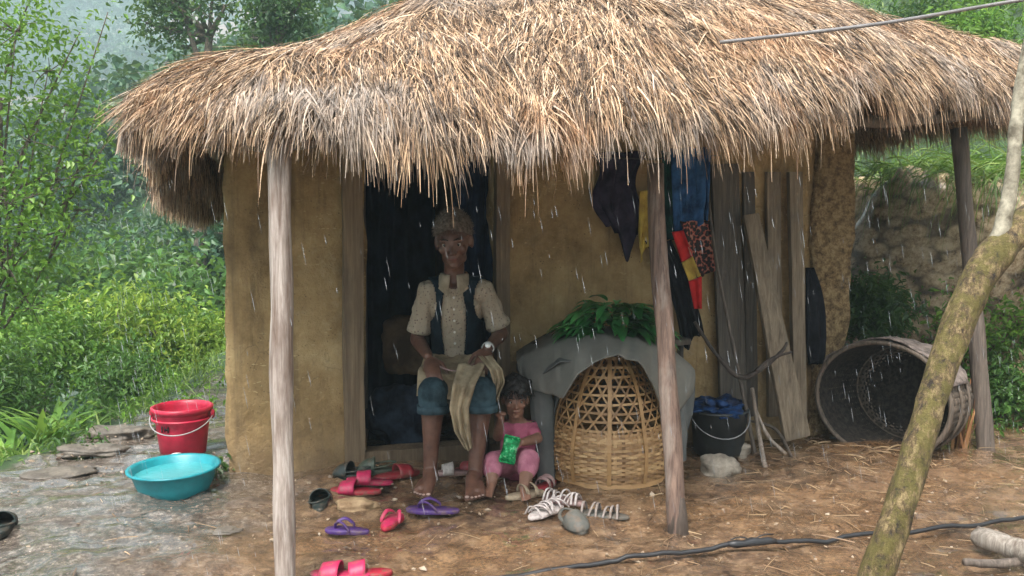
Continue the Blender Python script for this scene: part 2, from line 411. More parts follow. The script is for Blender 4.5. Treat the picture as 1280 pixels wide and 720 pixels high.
# wooden and mud materials
M_MUD = NT('mud_plaster'); _o = M_MUD.coord()
_c = M_MUD.ramp(M_MUD.noise(_o, 2.4, 6, .7), [(.32, (.15, .09, .033)), (.5, (.31, .205, .09)), (.68, (.45, .325, .16))])
_st = M_MUD.ramp(M_MUD.noise(M_MUD.mapping(_o, (14, 14, .8)), 1, 5, .65), [(.5, 0.), (.72, .7)])
_c = M_MUD.mix(_c, (.09, .06, .032), _st)
_sp = M_MUD.add('ShaderNodeSeparateXYZ'); M_MUD.l(_o, _sp.inputs[0])
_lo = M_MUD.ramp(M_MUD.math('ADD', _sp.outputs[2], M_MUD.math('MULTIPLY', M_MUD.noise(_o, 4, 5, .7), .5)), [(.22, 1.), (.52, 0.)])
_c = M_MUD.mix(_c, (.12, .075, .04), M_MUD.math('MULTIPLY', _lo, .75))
_vo = M_MUD.add('ShaderNodeTexVoronoi', Scale=42); M_MUD.l(_o, _vo.inputs['Vector'])
_pk = M_MUD.math('MULTIPLY', M_MUD.ramp(_vo.outputs['Distance'], [(.12, 1.), (.2, 0.)]), M_MUD.ramp(M_MUD.noise(_o, 6, 3), [(.5, 0.), (.6, .7)]))
_c = M_MUD.mix(_c, (.08, .05, .025), _pk)
_ve = M_MUD.add('ShaderNodeTexVoronoi', _feature='DISTANCE_TO_EDGE', Scale=6.5); M_MUD.l(M_MUD.mix(_o, M_MUD.add('ShaderNodeTexNoise', Scale=5., Detail=4.).outputs['Color'], .12), _ve.inputs['Vector'])
_crk = M_MUD.math('MULTIPLY', M_MUD.ramp(_ve.outputs[0], [(.0, 1.), (.011, 0.)]), M_MUD.ramp(M_MUD.noise(_o, 2.7, 4), [(.54, 0.), (.60, 1.)]))
_c = M_MUD.mix(_c, (.05, .03, .015), M_MUD.math('MULTIPLY', _crk, .55))
_fl = M_MUD.math('MULTIPLY', M_MUD.ramp(M_MUD.noise(M_MUD.mapping(_o, (26, 26, 90), (.3, .5, 0)), 1, 2, .5), [(.66, 0.), (.70, .8)]), M_MUD.ramp(M_MUD.noise(_o, 3, 3), [(.45, 0.), (.6, 1.)]))
_c = M_MUD.mix(_c, (.50, .38, .20), _fl)
_c = M_MUD.mix(_c, (.50, .40, .25), M_MUD.ramp(M_MUD.noise(_o, 1.3, 6, .75), [(.56, 0.), (.66, .45)]))
M_MUD.col(_c); M_MUD.rough(.85)
_b = M_MUD.bump(M_MUD.noise(_o, 7, 6, .7), .6, .04); M_MUD.bump(M_MUD.noise(_o, 60, 5, .8), .6, .008, _b); M_MUD = M_MUD.m
M_MUD2 = NT('crumbly_mud'); _o = M_MUD2.coord()
_c = M_MUD2.ramp(M_MUD2.noise(_o, 26, 6, .8), [(.38, (.09, .055, .025)), (.5, (.26, .17, .075)), (.62, (.42, .30, .15))])
M_MUD2.col(_c); M_MUD2.rough(.9); M_MUD2.bump(M_MUD2.noise(_o, 30, 6, .8), 1., .03); M_MUD2 = M_MUD2.m
M_POST = mat_wood('weathered_pale_wood', (.46, .40, .36), (.13, .09, .068), (.10, .055, .035))
M_POST2 = mat_wood('reddish_wet_wood', (.22, .145, .11), (.05, .027, .02), (.34, .29, .25))
M_POST3 = mat_wood('grey_wet_wood', (.17, .135, .11), (.045, .034, .027))
M_PLANK = mat_wood('old_plank', (.26, .20, .135), (.10, .072, .045), (.05, .04, .03), wave=(50, 50, 2.0))
M_PLANK2 = mat_wood('dark_old_plank', (.12, .10, .078), (.042, .034, .027), (.05, .04, .035), wave=(50, 50, 2.0))
M_JAMB = mat_wood('door_jamb_wood', (.24, .17, .10), (.10, .066, .038), (.08, .055, .035), wave=(60, 60, 2.0))

hut = thing('thatched_hut', (.3, 5.6, 0), 'ochre mud walled hut with shaggy straw thatch and a porch on crooked posts', 'hut')
# wall frame: s along the wall, outward normal
AX = np.array([1, .2655, 0])/math.hypot(1, .2655); NX = np.array([AX[1], -AX[0], 0])
L0 = np.array([-1.42, 4.5, 0])
def wl(s, d, z): return L0+AX*s+NX*(-d)+np.array([0, 0, z])   # d inward
S_OF = lambda x: (x+1.42)/AX[0]
def rough_wall(mb, s0, s1, d0, d1, z0, z1, res=.05, amp=.014, cliproof=True, lean=0.0, ragged=0.0):
    ns = max(2, int((s1-s0)/res)+1); nd = max(2, int((d1-d0)/res)+1); nz = max(2, int((z1-z0)/res)+1)
    vid = {}; V = []; Fc = []
    def vert(i, j, k):
        if (i, j, k) in vid: return vid[(i, j, k)]
        p = wl(s0+(s1-s0)*i/ns, d0+(d1-d0)*j/nd, z0+(z1-z0)*k/nz); vid[(i, j, k)] = len(V); V.append(p); return vid[(i, j, k)]
    for i in range(ns):
        for k in range(nz):
            Fc.append((vert(i, 0, k), vert(i+1, 0, k), vert(i+1, 0, k+1), vert(i, 0, k+1)))
            Fc.append((vert(i, nd, k), vert(i, nd, k+1), vert(i+1, nd, k+1), vert(i+1, nd, k)))
    for j in range(nd):
        for k in range(nz):
            Fc.append((vert(0, j, k), vert(0, j, k+1), vert(0, j+1, k+1), vert(0, j+1, k)))
            Fc.append((vert(ns, j, k), vert(ns, j+1, k), vert(ns, j+1, k+1), vert(ns, j, k+1)))
    for i in range(ns):
        for j in range(nd): Fc.append((vert(i, j, nz), vert(i+1, j, nz), vert(i+1, j+1, nz), vert(i, j+1, nz)))
    V = np.array(V)
    dz = np.stack([fbm(V[:, 0]*3, V[:, 1]*3, V[:, 2]*3, 4, 50+q) for q in range(3)], 1)*amp
    dz += np.stack([fbm(V[:, 0]*14, V[:, 1]*14, V[:, 2]*14, 3, 60+q) for q in range(3)], 1)*amp*.35
    foot = sstep(.35, 0, V[:, 2])[:, None]*NX*.035
    V = V+dz+foot
    if lean: V = V-AX*(lean*(V[:, 2]))[:, None]*-1
    if cliproof:
        rz = roofz(V[:, 0], V[:, 1])-.12; V[:, 2] = np.minimum(V[:, 2], rz)
    mb.add(V, Fc)
SD0, SD1, SEND = S_OF(-.76), S_OF(-.09), S_OF(1.735)
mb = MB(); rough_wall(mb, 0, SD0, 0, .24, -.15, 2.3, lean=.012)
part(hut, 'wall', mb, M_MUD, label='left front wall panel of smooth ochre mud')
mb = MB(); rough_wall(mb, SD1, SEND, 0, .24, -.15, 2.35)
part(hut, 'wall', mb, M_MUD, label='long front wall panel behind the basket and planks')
mb = MB(); rough_wall(mb, SEND+.003, SEND+.24, -.03, .25, -.15, 2.3, amp=.02)
part(hut, 'corner_pillar', mb, M_MUD2)
mb = MB(); rough_wall(mb, SD0-.02, SD1+.02, .03, .2, 1.72, 2.35, amp=.006)
part(hut, 'lintel', mb, M_MUD)
mb = MB(); rough_wall(mb, 0.01, .24, .245, 2.0, -.15, 2.3, res=.1); part(hut, 'wall', mb, M_MUD, label='side wall facing the valley')
mb = MB(); rough_wall(mb, SEND, SEND+.22, .255, 2.0, -.15, 2.3, res=.1); part(hut, 'wall', mb, M_MUD, label='side wall facing the earth bank')
mb = MB(); rough_wall(mb, 0.01, SEND+.22, 2.003, 2.2, -.15, 2.3, res=.1); part(hut, 'wall', mb, M_MUD, label='back wall')
# door jambs, threshold, door leaf opened inwards
def plank(mb, p0, p1, w, t, face=(0, -1, 0), seed=0, taper=1.0, n=14):
    p0, p1 = np.asarray(p0, float), np.asarray(p1, float); ax = p1-p0; L = np.linalg.norm(ax); ax /= L
    f = np.asarray(face, float); f = f-ax*(f@ax); f /= np.linalg.norm(f); sd = np.cross(ax, f)
    V = []; ring = [(-1, -1), (-.4, -1.06), (.4, -1.04), (1, -1), (1.03, 0), (1, 1), (0, 1), (-1, 1), (-1.03, 0)]
    for i in range(n+1):
        u = i/n; c = p0+ax*L*u
        for q, (a, b) in enumerate(ring):
            wv = 1+.05*float(vnoise(u*3+seed, a*2, seed*1.7)); ww = w*.5*(1+(taper-1)*u)*wv
            V.append(c+sd*(a*ww+.004*float(vnoise(u*4, seed)))-f*(b*t*.5+.003*float(vnoise(u*5, a*3, seed+9))))
    m = len(ring); Fc = [(i*m+k, i*m+(k+1) % m, (i+1)*m+(k+1) % m, (i+1)*m+k) for i in range(n) for k in range(m)]
    Fc += [tuple(range(m-1, -1, -1)), tuple(n*m+k for k in range(m))]; mb.add(V, Fc)
mb = MB(); plank(mb, wl(SD0-.06, -.04, -.05), wl(SD0-.05, -.04, 1.75), .10, .08, NX, 1); jamb = part(hut, 'door_jamb', mb, M_JAMB, smooth=False)
mb = MB(); plank(mb, wl(SD1+.03, -.03, -.05), wl(SD1+.03, -.03, 1.75), .07, .07, NX, 2); part(hut, 'door_jamb', mb, M_JAMB, smooth=False)
mb = MB(); plank(mb, wl(SD0-.01, -.01, .035), wl(SD1, -.01, .035), .12, .09, (0, 0, 1), 5); part(hut, 'threshold', mb, M_JAMB, smooth=False)
door = MB(); plank(door, wl(SD0+.03, .29, .86), wl(SD0+.10, .90, .86), 1.6, .03, AX, 6); dl = part(hut, 'door', door, M_PLANK2, smooth=False)
# porch posts
def post(base, top, r0, r1, mat, seed, wob=.16, bends=.02, n=16, label=None, dark=None):
    mb = MB(); pts = []; rr = []
    for i in range(n+1):
        u = i/n; p = np.asarray(base)*(1-u)+np.asarray(top)*u
        p = p+np.array([bends*float(vnoise(u*3.2, seed)), bends*.6*float(vnoise(u*3, seed+5)), 0]); pts.append(p); rr.append(r0*(1-u)+r1*u)
    mb.tube(pts, rr, 14, True, wob, seed); return part(hut, 'post', mb, mat, label=label)
b = np.array([-.775, 3.04, -.1]); t = np.array([-.775, 3.10, 1.62]); post(b, t, .036, .039, M_POST, 3, .16, .010, label='pale weathered crooked porch post')
bp = GG(850, 662); t = P(818, 205, 3.78); bp[2] = -.1; post(bp, t, .040, .034, M_POST2, 11, .14, .014, label='reddish peeling porch post leaning left')
fb = MB(); q0 = bp*[1, 1, 0]-[0, 0, .1]; q1 = np.asarray(bp)*(1-.19)+np.asarray(t)*.19
fb.tube([q0, q0*.5+q1*.5, q1], [.045, .042, .030], 14, True, .14, 12); part(hut, 'post_foot', fb, mat_wood('charred_post_foot', (.085, .06, .045), (.03, .022, .017)))
bp = GG(1236, 562); bp[2] = -.1; t = P(1198, 160, 5.02); post(bp, t, .046, .040, M_POST3, 19, .16, .03, label='dark crooked porch post by the earth bank')
# eave beam and rafters
def log(pts, r, name, mat=M_POST3, seed=0):
    mb = MB(); q = []; 
    for i in range(len(pts)-1):
        for k in range(5): q.append(np.asarray(pts[i])*(1-k/5)+np.asarray(pts[i+1])*k/5)
    q.append(np.asarray(pts[-1])); mb.tube(q, r, 9, True, .15, seed); return part(hut, name, mb, mat)
for a_, b_ in ((EAVE[0]+[.25, .2], EAVE[2]+[.05, .16]), (EAVE[2]+[.0, .18], EAVE[4]+[0, .22]), (EAVE[4]+[0, .24], EAVE[7]+[0, .25]), (EAVE[0]+[.2, .2], EAVE[15]+[.3, 0])):
    za = min(float(roofz(*a_)), float(roofz(*b_)))-.22
    log([(a_[0], a_[1], float(roofz(*a_))-.22), ((a_[0]+b_[0])/2, (a_[1]+b_[1])/2, za+.01), (b_[0], b_[1], float(roofz(*b_))-.22)], .03, 'eave_beam', seed=int(a_[0]*10))
for x in np.linspace(-1.2, 3.0, 12):
    y0 = np.interp(x, EAVE[2:9, 0], EAVE[2:9, 1])+.2 if x > -.7 else 3.35; y1 = W(x)+.05
    log([(x, y0, float(roofz(x, y0))-.18), (x*.97, y1, float(roofz(x*.97, y1))-.2)], .019, 'rafter', M_POST3, int(x*7))

# roof shell
g = .06; gx = np.arange(-2.5, 4.3, g); gy = np.arange(2.7, 8.7, g)
GX, GY = np.meshgrid(gx, gy, indexing='ij'); D = eave_dist(GX, GY); RZ = roofz(GX, GY)
idx = -np.ones(GX.shape, int); V = []; Fc = []
keep = D > .0
def vi(i, j, lay):
    return (i*len(gy)+j)*2+lay
V = np.zeros((len(gx), len(gy), 2, 3)); V[..., 0] = GX[..., None]; V[..., 1] = GY[..., None]; V[:, :, 0, 2] = RZ-.035; V[:, :, 1, 2] = RZ-.13
cellk = keep[:-1, :-1] & keep[1:, :-1] & keep[:-1, 1:] & keep[1:, 1:]
for i in range(len(gx)-1):
    for j in range(len(gy)-1):
        if not cellk[i, j]: continue
        Fc.append((vi(i, j, 0), vi(i+1, j, 0), vi(i+1, j+1, 0), vi(i, j+1, 0))); Fc.append((vi(i, j, 1), vi(i, j+1, 1), vi(i+1, j+1, 1), vi(i+1, j, 1)))
        for (di, dj, p, q) in ((-1, 0, (i, j+1), (i, j)), (1, 0, (i+1, j), (i+1, j+1)), (0, -1, (i, j), (i+1, j)), (0, 1, (i+1, j+1), (i, j+1))):
            a_, b_ = i+di, j+dj
            if a_ < 0 or b_ < 0 or a_ >= cellk.shape[0] or b_ >= cellk.shape[1] or not cellk[a_, b_]:
                Fc.append((vi(*p, 0), vi(*p, 1), vi(*q, 1), vi(*q, 0)))
mb = MB(); mb.add(V.reshape(-1, 3), Fc)
me_ = mb
M_UNDER = mat_simple('packed_thatch', (.10, .065, .035), (.035, .024, .015), 60, .95, .8, 120, (1, 1, 4))
roof = part(hut, 'roof', mb, M_UNDER, label='shaggy straw thatch'); bm = bmesh.new(); bm.from_mesh(roof.data); bmesh.ops.delete(bm, geom=[v for v in bm.verts if not v.link_faces], context='VERTS'); bm.to_mesh(roof.data); bm.free()

M_STRAW = NT('straw'); _i = M_STRAW.island(); _o = M_STRAW.coord()
_c = M_STRAW.ramp(_i, [(0, (.03, .019, .013)), (.25, (.11, .066, .040)), (.48, (.30, .18, .10)), (.72, (.50, .33, .195)), (.92, (.68, .50, .34)), (1, (.40, .33, .27))])
_c = M_STRAW.mix(_c, (.40, .19, .085), M_STRAW.ramp(M_STRAW.noise(_o, 1.3, 4, .7), [(.52, 0.), (.7, .55)]))
_c = M_STRAW.mix(_c, (.36, .31, .27), M_STRAW.ramp(M_STRAW.noise(M_STRAW.mapping(_o, (1, 1, 1), (1, 2, 0)), 1.7, 4, .7), [(.50, 0.), (.66, .75)]))
_c = M_STRAW.mix(_c, (.05, .033, .022), M_STRAW.ramp(M_STRAW.noise(_o, 8.5, 5, .8), [(.50, 0.), (.64, .8)]))
M_STRAW.col(_c); M_STRAW.rough(.6); M_STRAW.b.inputs['Specular IOR Level'].default_value = .35; M_STRAW = M_STRAW.m

def samp(n, front_only=True):
    out = []
    while sum(map(len, out)) < n:
        x = RNG.uniform(-2.2, 4.05, 4*n); y = RNG.uniform(2.8, 8.6, 4*n); d = eave_dist(x, y); k = d > .02
        if front_only: k &= (y < 6.35+.0*x)
        out.append(np.stack([x[k], y[k]], 1))
    return np.concatenate(out)[:n]
def grad(x, y, e=.05):
    gx_ = (roofz(x+e, y)-roofz(x-e, y))/(2*e); gy_ = (roofz(x, y+e)-roofz(x, y-e))/(2*e); return gx_, gy_
smb = MB()
for (n, fr, off0, off1, lmin, lmax, wmin, wmax) in ((NSTRAW, True, -.03, .045, .08, .25, .002, .0058), (NSTRAW//3, False, -.02, .03, .12, .30, .003, .0075)):
    p = samp(n, fr); x, y = p.T; gx_, gy_ = grad(x, y)
    # clumpy combing: direction swings with low frequency noise
    ang = .7*fbm(x*2.6, y*2.6, 0, 4, 41)+RNG.normal(0, .27, n)*np.where(RNG.random(n) < .12, 2.6, 1)
    dn = np.stack([-gx_, -gy_], 1); dn /= np.linalg.norm(dn, axis=1, keepdims=True)+1e-9
    ca, sa = np.cos(ang), np.sin(ang); dx = dn[:, 0]*ca-dn[:, 1]*sa; dy = dn[:, 0]*sa+dn[:, 1]*ca
    dzz = gx_*dx+gy_*dy; lift = RNG.uniform(-.06, .16, n)+.12*(RNG.random(n) < .06)+.1*fbm(x*6, y*6, 0, 2, 12)
    d0 = np.stack([dx, dy, dzz+lift], 1)
    lay = .022*fbm(x*5, y*5, 0, 3, 19)
    z = roofz(x, y)+RNG.uniform(off0, off1, n)*RNG.random(n)**.5+lay
    L = RNG.uniform(lmin, lmax, n); wd = RNG.uniform(wmin, wmax, n)
    nrm = np.stack([-gx_, -gy_, np.ones(n)], 1); side = np.cross(d0, nrm); side /= np.linalg.norm(side, axis=1, keepdims=True)
    side = side+RNG.normal(0, .45, (n, 3)); 
    ribbons(smb, np.stack([x, y, z], 1), d0, L, wd, RNG.uniform(.1, .75, n), side, 3, .25)
# fringe along the eave
seglen = np.linalg.norm(np.roll(EAVE, -1, 0)-EAVE, axis=1); 
# resample eave smoothly
ev = []
for i in range(len(EAVE)):
    p0, p1, p2, p3 = EAVE[i-1], EAVE[i], EAVE[(i+1) % len(EAVE)], EAVE[(i+2) % len(EAVE)]
    for t_ in np.linspace(0, 1, 24, endpoint=False):
        ev.append(.5*((2*p1)+(-p0+p2)*t_+(2*p0-5*p1+4*p2-p3)*t_**2+(-p0+3*p1-3*p2+p3)*t_**3))
ev = np.array(ev); el = np.linalg.norm(np.roll(ev, -1, 0)-ev, axis=1); cum = np.concatenate([[0], np.cumsum(el)])
def on_eave(t):
    L_ = cum[-1]; t = (t % 1)*L_; k = np.searchsorted(cum, t, side='right')-1; k = np.clip(k, 0, len(ev)-1)
    f_ = ((t-cum[k])/el[k])[:, None]; a_ = ev[k]; b_ = ev[(k+1) % len(ev)]; tn = (b_-a_)/el[k][:, None]
    out = np.stack([tn[:, 1], -tn[:, 0]], 1); return a_*(1-f_)+b_*f_, out
for (n, inn0, inn1, zo, l0, l1, d0_, d1_) in ((NSTRAW//3, .0, .32, .0, .07, .19, .5, 2.2), (NSTRAW//5, .0, .14, -.06, .07, .19, 1.2, 2.6), (NSTRAW//9, .05, .34, -.12, .07, .18, 1.2, 3.0)):
    t = RNG.random(n); p, out = on_eave(t)
    cl = .5+.5*fbm(t*210, 0, 0, 3, 71)
    inn = RNG.uniform(inn0, inn1, n); q = p-out*inn[:, None]
    ang = .6*fbm(t*160, 3, 0, 3, 43)+RNG.normal(0, .22, n); ca, sa = np.cos(ang), np.sin(ang)
    dx = out[:, 0]*ca-out[:, 1]*sa; dy = out[:, 0]*sa+out[:, 1]*ca
    zz = roofz(q[:, 0], q[:, 1])+zo+RNG.uniform(-.05, .03, n)
    L = RNG.uniform(l0, l1, n)*(.55+.8*np.clip(cl, 0, 1))
    slope = RNG.uniform(-.9, -.2, n); L = L*(.5+.5*sstep(-1.0, -.3, q[:, 0])); slope = slope-.9*sstep(-.9, -1.3, q[:, 0])
    ribbons(smb, np.stack([q[:, 0], q[:, 1], zz], 1), np.stack([dx, dy, slope], 1), L, RNG.uniform(.0025, .006, n), RNG.uniform(d0_, d1_, n), None, 4, .3)
# long stray stalks hanging from the edge
n = 300; t = RNG.random(n); p, out = on_eave(t); q = p-out*.03
ribbons(smb, np.stack([q[:, 0], q[:, 1], roofz(q[:, 0], q[:, 1])-.08], 1), np.stack([out[:, 0]+RNG.normal(0, .5, n), out[:, 1]+RNG.normal(0, .3, n), RNG.uniform(-1.6, -.6, n)], 1),
        RNG.uniform(.14, .32, n), RNG.uniform(.003, .0055, n), RNG.uniform(1.5, 4, n), None, 5, .35)
# deep ragged fringe on the valley side
n = NSTRAW//8; k0 = cum[14*24]/cum[-1]; t = RNG.uniform(k0, 1.0, n); p, out = on_eave(t); q = p-out*RNG.uniform(-.02, .22, n)[:, None]
ribbons(smb, np.stack([q[:, 0], q[:, 1], roofz(q[:, 0], q[:, 1])-.1], 1), np.stack([out[:, 0]*.4+RNG.normal(0, .3, n), out[:, 1]*.4+RNG.normal(0, .4, n), RNG.uniform(-1.4, -.5, n)], 1),
        RNG.uniform(.10, .27, n)*(.45+.65*sstep(4.2, 5.8, q[:, 1])), RNG.uniform(.003, .008, n), RNG.uniform(1.0, 3, n), None, 4, .35)
part(hut, 'straw', smb, M_STRAW, parent=roof, smooth=False)
# ============================================================ vegetation
LF_BRIGHT = mat_leaf('leaf_bright', (.05, .13, .02), (.11, .24, .03), (.20, .34, .05))
LF_YELLOW = mat_leaf('leaf_yellow_green', (.08, .16, .02), (.20, .32, .04), (.34, .42, .06))
LF_MID = mat_leaf('leaf_mid', (.03, .08, .02), (.06, .14, .03), (.10, .22, .05))
LF_DARK = mat_leaf('leaf_dark', (.015, .045, .015), (.03, .08, .025), (.05, .12, .03))
LF_FAR = mat_leaf('leaf_far', (.015, .05, .03), (.035, .095, .05), (.07, .15, .06), trans=.2)
LF_GRASS = mat_leaf('grass_blade', (.05, .12, .02), (.12, .22, .04), (.26, .33, .09))
M_BARK = mat_simple('bark', (.16, .13, .10), (.06, .05, .04), 25, .9, .8, 80)

def bezier(p0, p1, p2, n=8):
    return [np.asarray(p0)*(1-t)**2+2*np.asarray(p1)*t*(1-t)+np.asarray(p2)*t*t for t in np.linspace(0, 1, n)]
def plant_tree(name, label, cat, base, clumps, mat, leaf, nleaf, trunk_r, group=None, trunk_top=None, lean=None, clump_leaf=None, aspect=.5, flat=.75, sparse=.0, lo=3):
    """clumps: list of (centre, radius). trunk + limbs to each clump, leaves in small sprays over the clump volume"""
    root = thing(name, base, label, cat, group); base = np.asarray(base, float)
    top = np.asarray(trunk_top if trunk_top is not None else np.mean([c for c, r in clumps], 0), float)
    tb = MB(); mid = (base+top)/2+RNG.normal(0, .05, 3)*np.linalg.norm(top-base)*[1, 1, 0]
    tr = bezier(base-[0, 0, .1], mid, top, 10); tb.tube(tr, list(np.linspace(trunk_r, trunk_r*.45, 10)), 8, True, .2, 3)
    lb = MB(); tot = sum(r**2 for c, r in clumps)
    for c, r in clumps:
        c = np.asarray(c, float); k = int(np.clip(lo+RNG.integers(0, 6), 0, 9)); st = tr[k]
        br = bezier(st, (st+c)/2+RNG.normal(0, .12, 3)*r, c, 7); tb.tube(br, list(np.linspace(trunk_r*.45, trunk_r*.12, 7)), 6, True)
        nt = max(5, int(7*1)); ends = []
        for _ in range(nt):
            d = RNG.normal(size=3); d /= np.linalg.norm(d); e = c+d*r*[1, 1, flat]*RNG.uniform(.55, 1.0); ends.append(e)
            tb.tube(bezier(c-(d*.1*r), (c+e)/2+RNG.normal(0, .08, 3)*r, e, 5), list(np.linspace(trunk_r*.14, trunk_r*.05, 5)), 4, False)
        n = int(nleaf*r**2/tot)
        # sprays: small groups of leaves along random short twigs
        ns = max(6, n//14); d = RNG.normal(size=(ns, 3)); d /= np.linalg.norm(d, axis=1, keepdims=True)
        rad = r*RNG.uniform(.25, 1.08, ns)**.55; rad *= 1+.35*fbm(d[:, 0]*2.2+c[0]*3, d[:, 1]*2.2+c[1]*3, d[:, 2]*2.2, 2, 5)
        sc_ = c+d*rad[:, None]*[1, 1, flat]
        which = RNG.integers(0, ns, n); off = RNG.normal(0, 1, (n, 3))*leaf*1.5
        cc = sc_[which]+off+d[which]*RNG.uniform(0, leaf*2, n)[:, None]
        nd = d[which]*.5+[0, 0, .8]; nd = nd/np.linalg.norm(nd, axis=1, keepdims=True)
        leaves(lb, cc, leaf*RNG.uniform(.55, 1.25, n), nd, aspect)
    part(root, 'trunk', tb, M_BARK); part(root, 'crown', lb, mat, smooth=False); return root
def blob(cx, cy, cz, R_, n, r, zs=.7):
    out = []
    for _ in range(n):
        d = RNG.normal(size=3); d /= np.linalg.norm(d); d[2] = d[2]*zs+.1
        out.append((np.array([cx, cy, cz])+d*R_*RNG.uniform(.4, 1), r*RNG.uniform(.7, 1.25)))
    return out

# slender leafy tree at the left edge
cl = []
for px, py, Y, r in ((20, 40, 5.6, .30), (-20, 120, 5.4, .36), (35, 175, 5.5, .30), (70, 225, 5.6, .30), (15, 255, 5.3, .34), (55, 295, 5.6, .28), (10, 335, 5.4, .30), (85, 130, 6.0, .17), (60, 90, 5.7, .20), (110, 195, 5.9, .16),
                     (-45, 230, 5.2, .4), (-60, 20, 5.4, .45), (98, 262, 5.8, .17), (40, 385, 5.5, .22), (-40, 380, 5.3, .3)): cl.append((P(px, py, Y), r))
b = P(-40, 620, 5.5); b[2] = gz(b[0], b[1])
t1 = plant_tree('leafy_tree', 'slender light green tree with small leaves at the left edge, nearest to the yard', 'tree', b, cl, LF_BRIGHT, .048, 4300, .028, trunk_top=P(0, 120, 5.5), aspect=.55)
# thin arching branches with sparse leaves
tb = MB(); lb = MB()
for pts in (((40, 300), (80, 190), (135, 15)), ((10, 230), (60, 120), (100, 40)), ((60, 330), (100, 200), (125, 130)), ((5, 100), (20, 40), (45, -20)), ((75, 260), (110, 230), (140, 160))):
    q = bezier(*[P(a, b_, 5.7) for a, b_ in pts], 16); tb.tube(q, list(np.linspace(.011, .003, 16)), 5, True)
    for k in range(4, 16):
        n = 9; leaves(lb, q[k]+RNG.normal(0, .045, (n, 3)), .045*RNG.uniform(.6, 1.2, n), np.tile([0, -.3, .9], (n, 1)), .55)
part(t1, 'branch', tb, M_BARK); part(t1, 'foliage', lb, LF_BRIGHT, smooth=False)

# two hazy trees behind the roof
def far_tree(px, Y, rows, spots, label, mat, leaf, n, tr):
    b = P(px, 400, Y); b[2] = gz(b[0], b[1]); cl = [(P(a, c, Y+RNG.uniform(-.6, .6)), r) for a, c, r in spots]
    return plant_tree('hillside_tree', label, 'tree', b, cl, mat, leaf, n, tr, trunk_top=P(rows[0], rows[1], Y), aspect=.55, lo=8)
far_tree(262, 17, (262, 45), ((205, 10, .30), (188, 30, .22), (225, 2, .28), (246, 12, .18), (214, 38, .16), (268, -22, .4), (232, 60, .11), (192, -12, .3), (283, 6, .14)), 'dark tree with a forked bare trunk rising behind the left of the roof', LF_DARK, .12, 2400, .15)
far_tree(342, 16, (345, 60), ((345, 8, .34), (332, 30, .24), (360, 28, .22), (350, -20, .4), (318, 48, .13), (372, 8, .16)), 'round dark green tree crown just above the roof, right of the forked tree', LF_DARK, .12, 3000, .12)
# valley trees in the middle distance, seen between the left tree and the hut
for i, (px, py, Y, r, mt, lab) in enumerate(((60, 320, 19, 1.5, LF_FAR, 'hazy green tree crown in the valley, lowest on the left behind the slender tree'),
        (165, 300, 22, 1.7, LF_FAR, 'hazy rounded tree crown in the middle of the valley, left of the roof corner'),
        (250, 292, 18, 1.5, LF_FAR, 'hazy green tree crown in the valley beside the corner of the hut wall'),
        (120, 345, 14, 1.0, LF_MID, 'darker bushy tree below the hazy crowns, above the yellow green bush'),
        (215, 385, 12, .8, LF_MID, 'dark green bushy tree directly behind the weeds beside the hut corner'))):
    c = P(px, py+r*.8*F/Y*.5, Y); b = c.copy(); b[2] = gz(c[0], c[1])
    plant_tree('valley_tree', lab, 'tree', b, blob(*c, r, 9, r*.48), mt, .10+.004*Y, 5200, .1, 'trees in the valley beyond the yard')
# far wood: one mass
mb = MB(); N = 2600
y = 24+440*RNG.random(N)**1.25; x = RNG.uniform(-.68, .02, N)*y; k = x < 30; x = x[k]; y = y[k]
for a, b_ in zip(x, y):
    if b_ > 110 and fbm(a/45, b_/45, 0, 3, 77) > .02: continue
    r = RNG.uniform(.9, 2.1)*(1+b_*.0085); z = gz(a, b_)+r*.7; n = 340 if b_ < 90 else 110; ls = .13 if b_ < 90 else .26
    d = RNG.normal(size=(n, 3)); d /= np.linalg.norm(d, axis=1, keepdims=True); d[:, 2] = np.abs(d[:, 2])*1.0-.2
    rr = r*(1+.35*fbm(d[:, 0]*1.7+a, d[:, 1]*1.7, d[:, 2]*1.7, 2, 3))*RNG.uniform(.7, 1.05, n)
    leaves(mb, np.array([a, b_, z])+d*rr[:, None], r*ls*RNG.uniform(.7, 1.3, n), d*.7+[0, 0, .5], .8)
single('forest', mb, LF_FAR, 'hazy mass of green trees covering the valley and the far hillside', 'forest', kind='stuff', smooth=False)

# near bushes left of the path
def bush(px, py, Y, r, n, mat, leaf, label, grp='bushes left of the path', name='bush', nl=4200, aspect=.42):
    c = P(px, py, Y); b = c.copy(); b[2] = min(gz(c[0], c[1]), c[2]-.1)
    return plant_tree(name, label, 'bush', b, blob(*c, r, n, r*.45), mat, leaf, nl, .02, grp, aspect=aspect)
bush(130, 440, 8.6, .58, 10, LF_YELLOW, .085, 'yellow green bush with pointed tips, the brightest one left of the path')
bush(45, 455, 8.0, .50, 8, LF_BRIGHT, .075, 'mid green bush left of the yellow green one')
bush(205, 448, 9.4, .45, 8, LF_BRIGHT, .075, 'light green bush between the yellow green one and the hut')
bush(150, 492, 7.5, .30, 7, LF_MID, .06, 'low dark green bush beside the path, below the brightest bush')
bush(252, 458, 9.0, .36, 7, LF_YELLOW, .075, 'pale bush touching the hut corner at the back')
bush(235, 505, 7.6, .22, 6, LF_BRIGHT, .055, 'small leafy bush behind the red bucket')
bush(-20, 500, 6.6, .4, 8, LF_MID, .06, 'dark bush cut by the left edge behind the strap leaved plants')
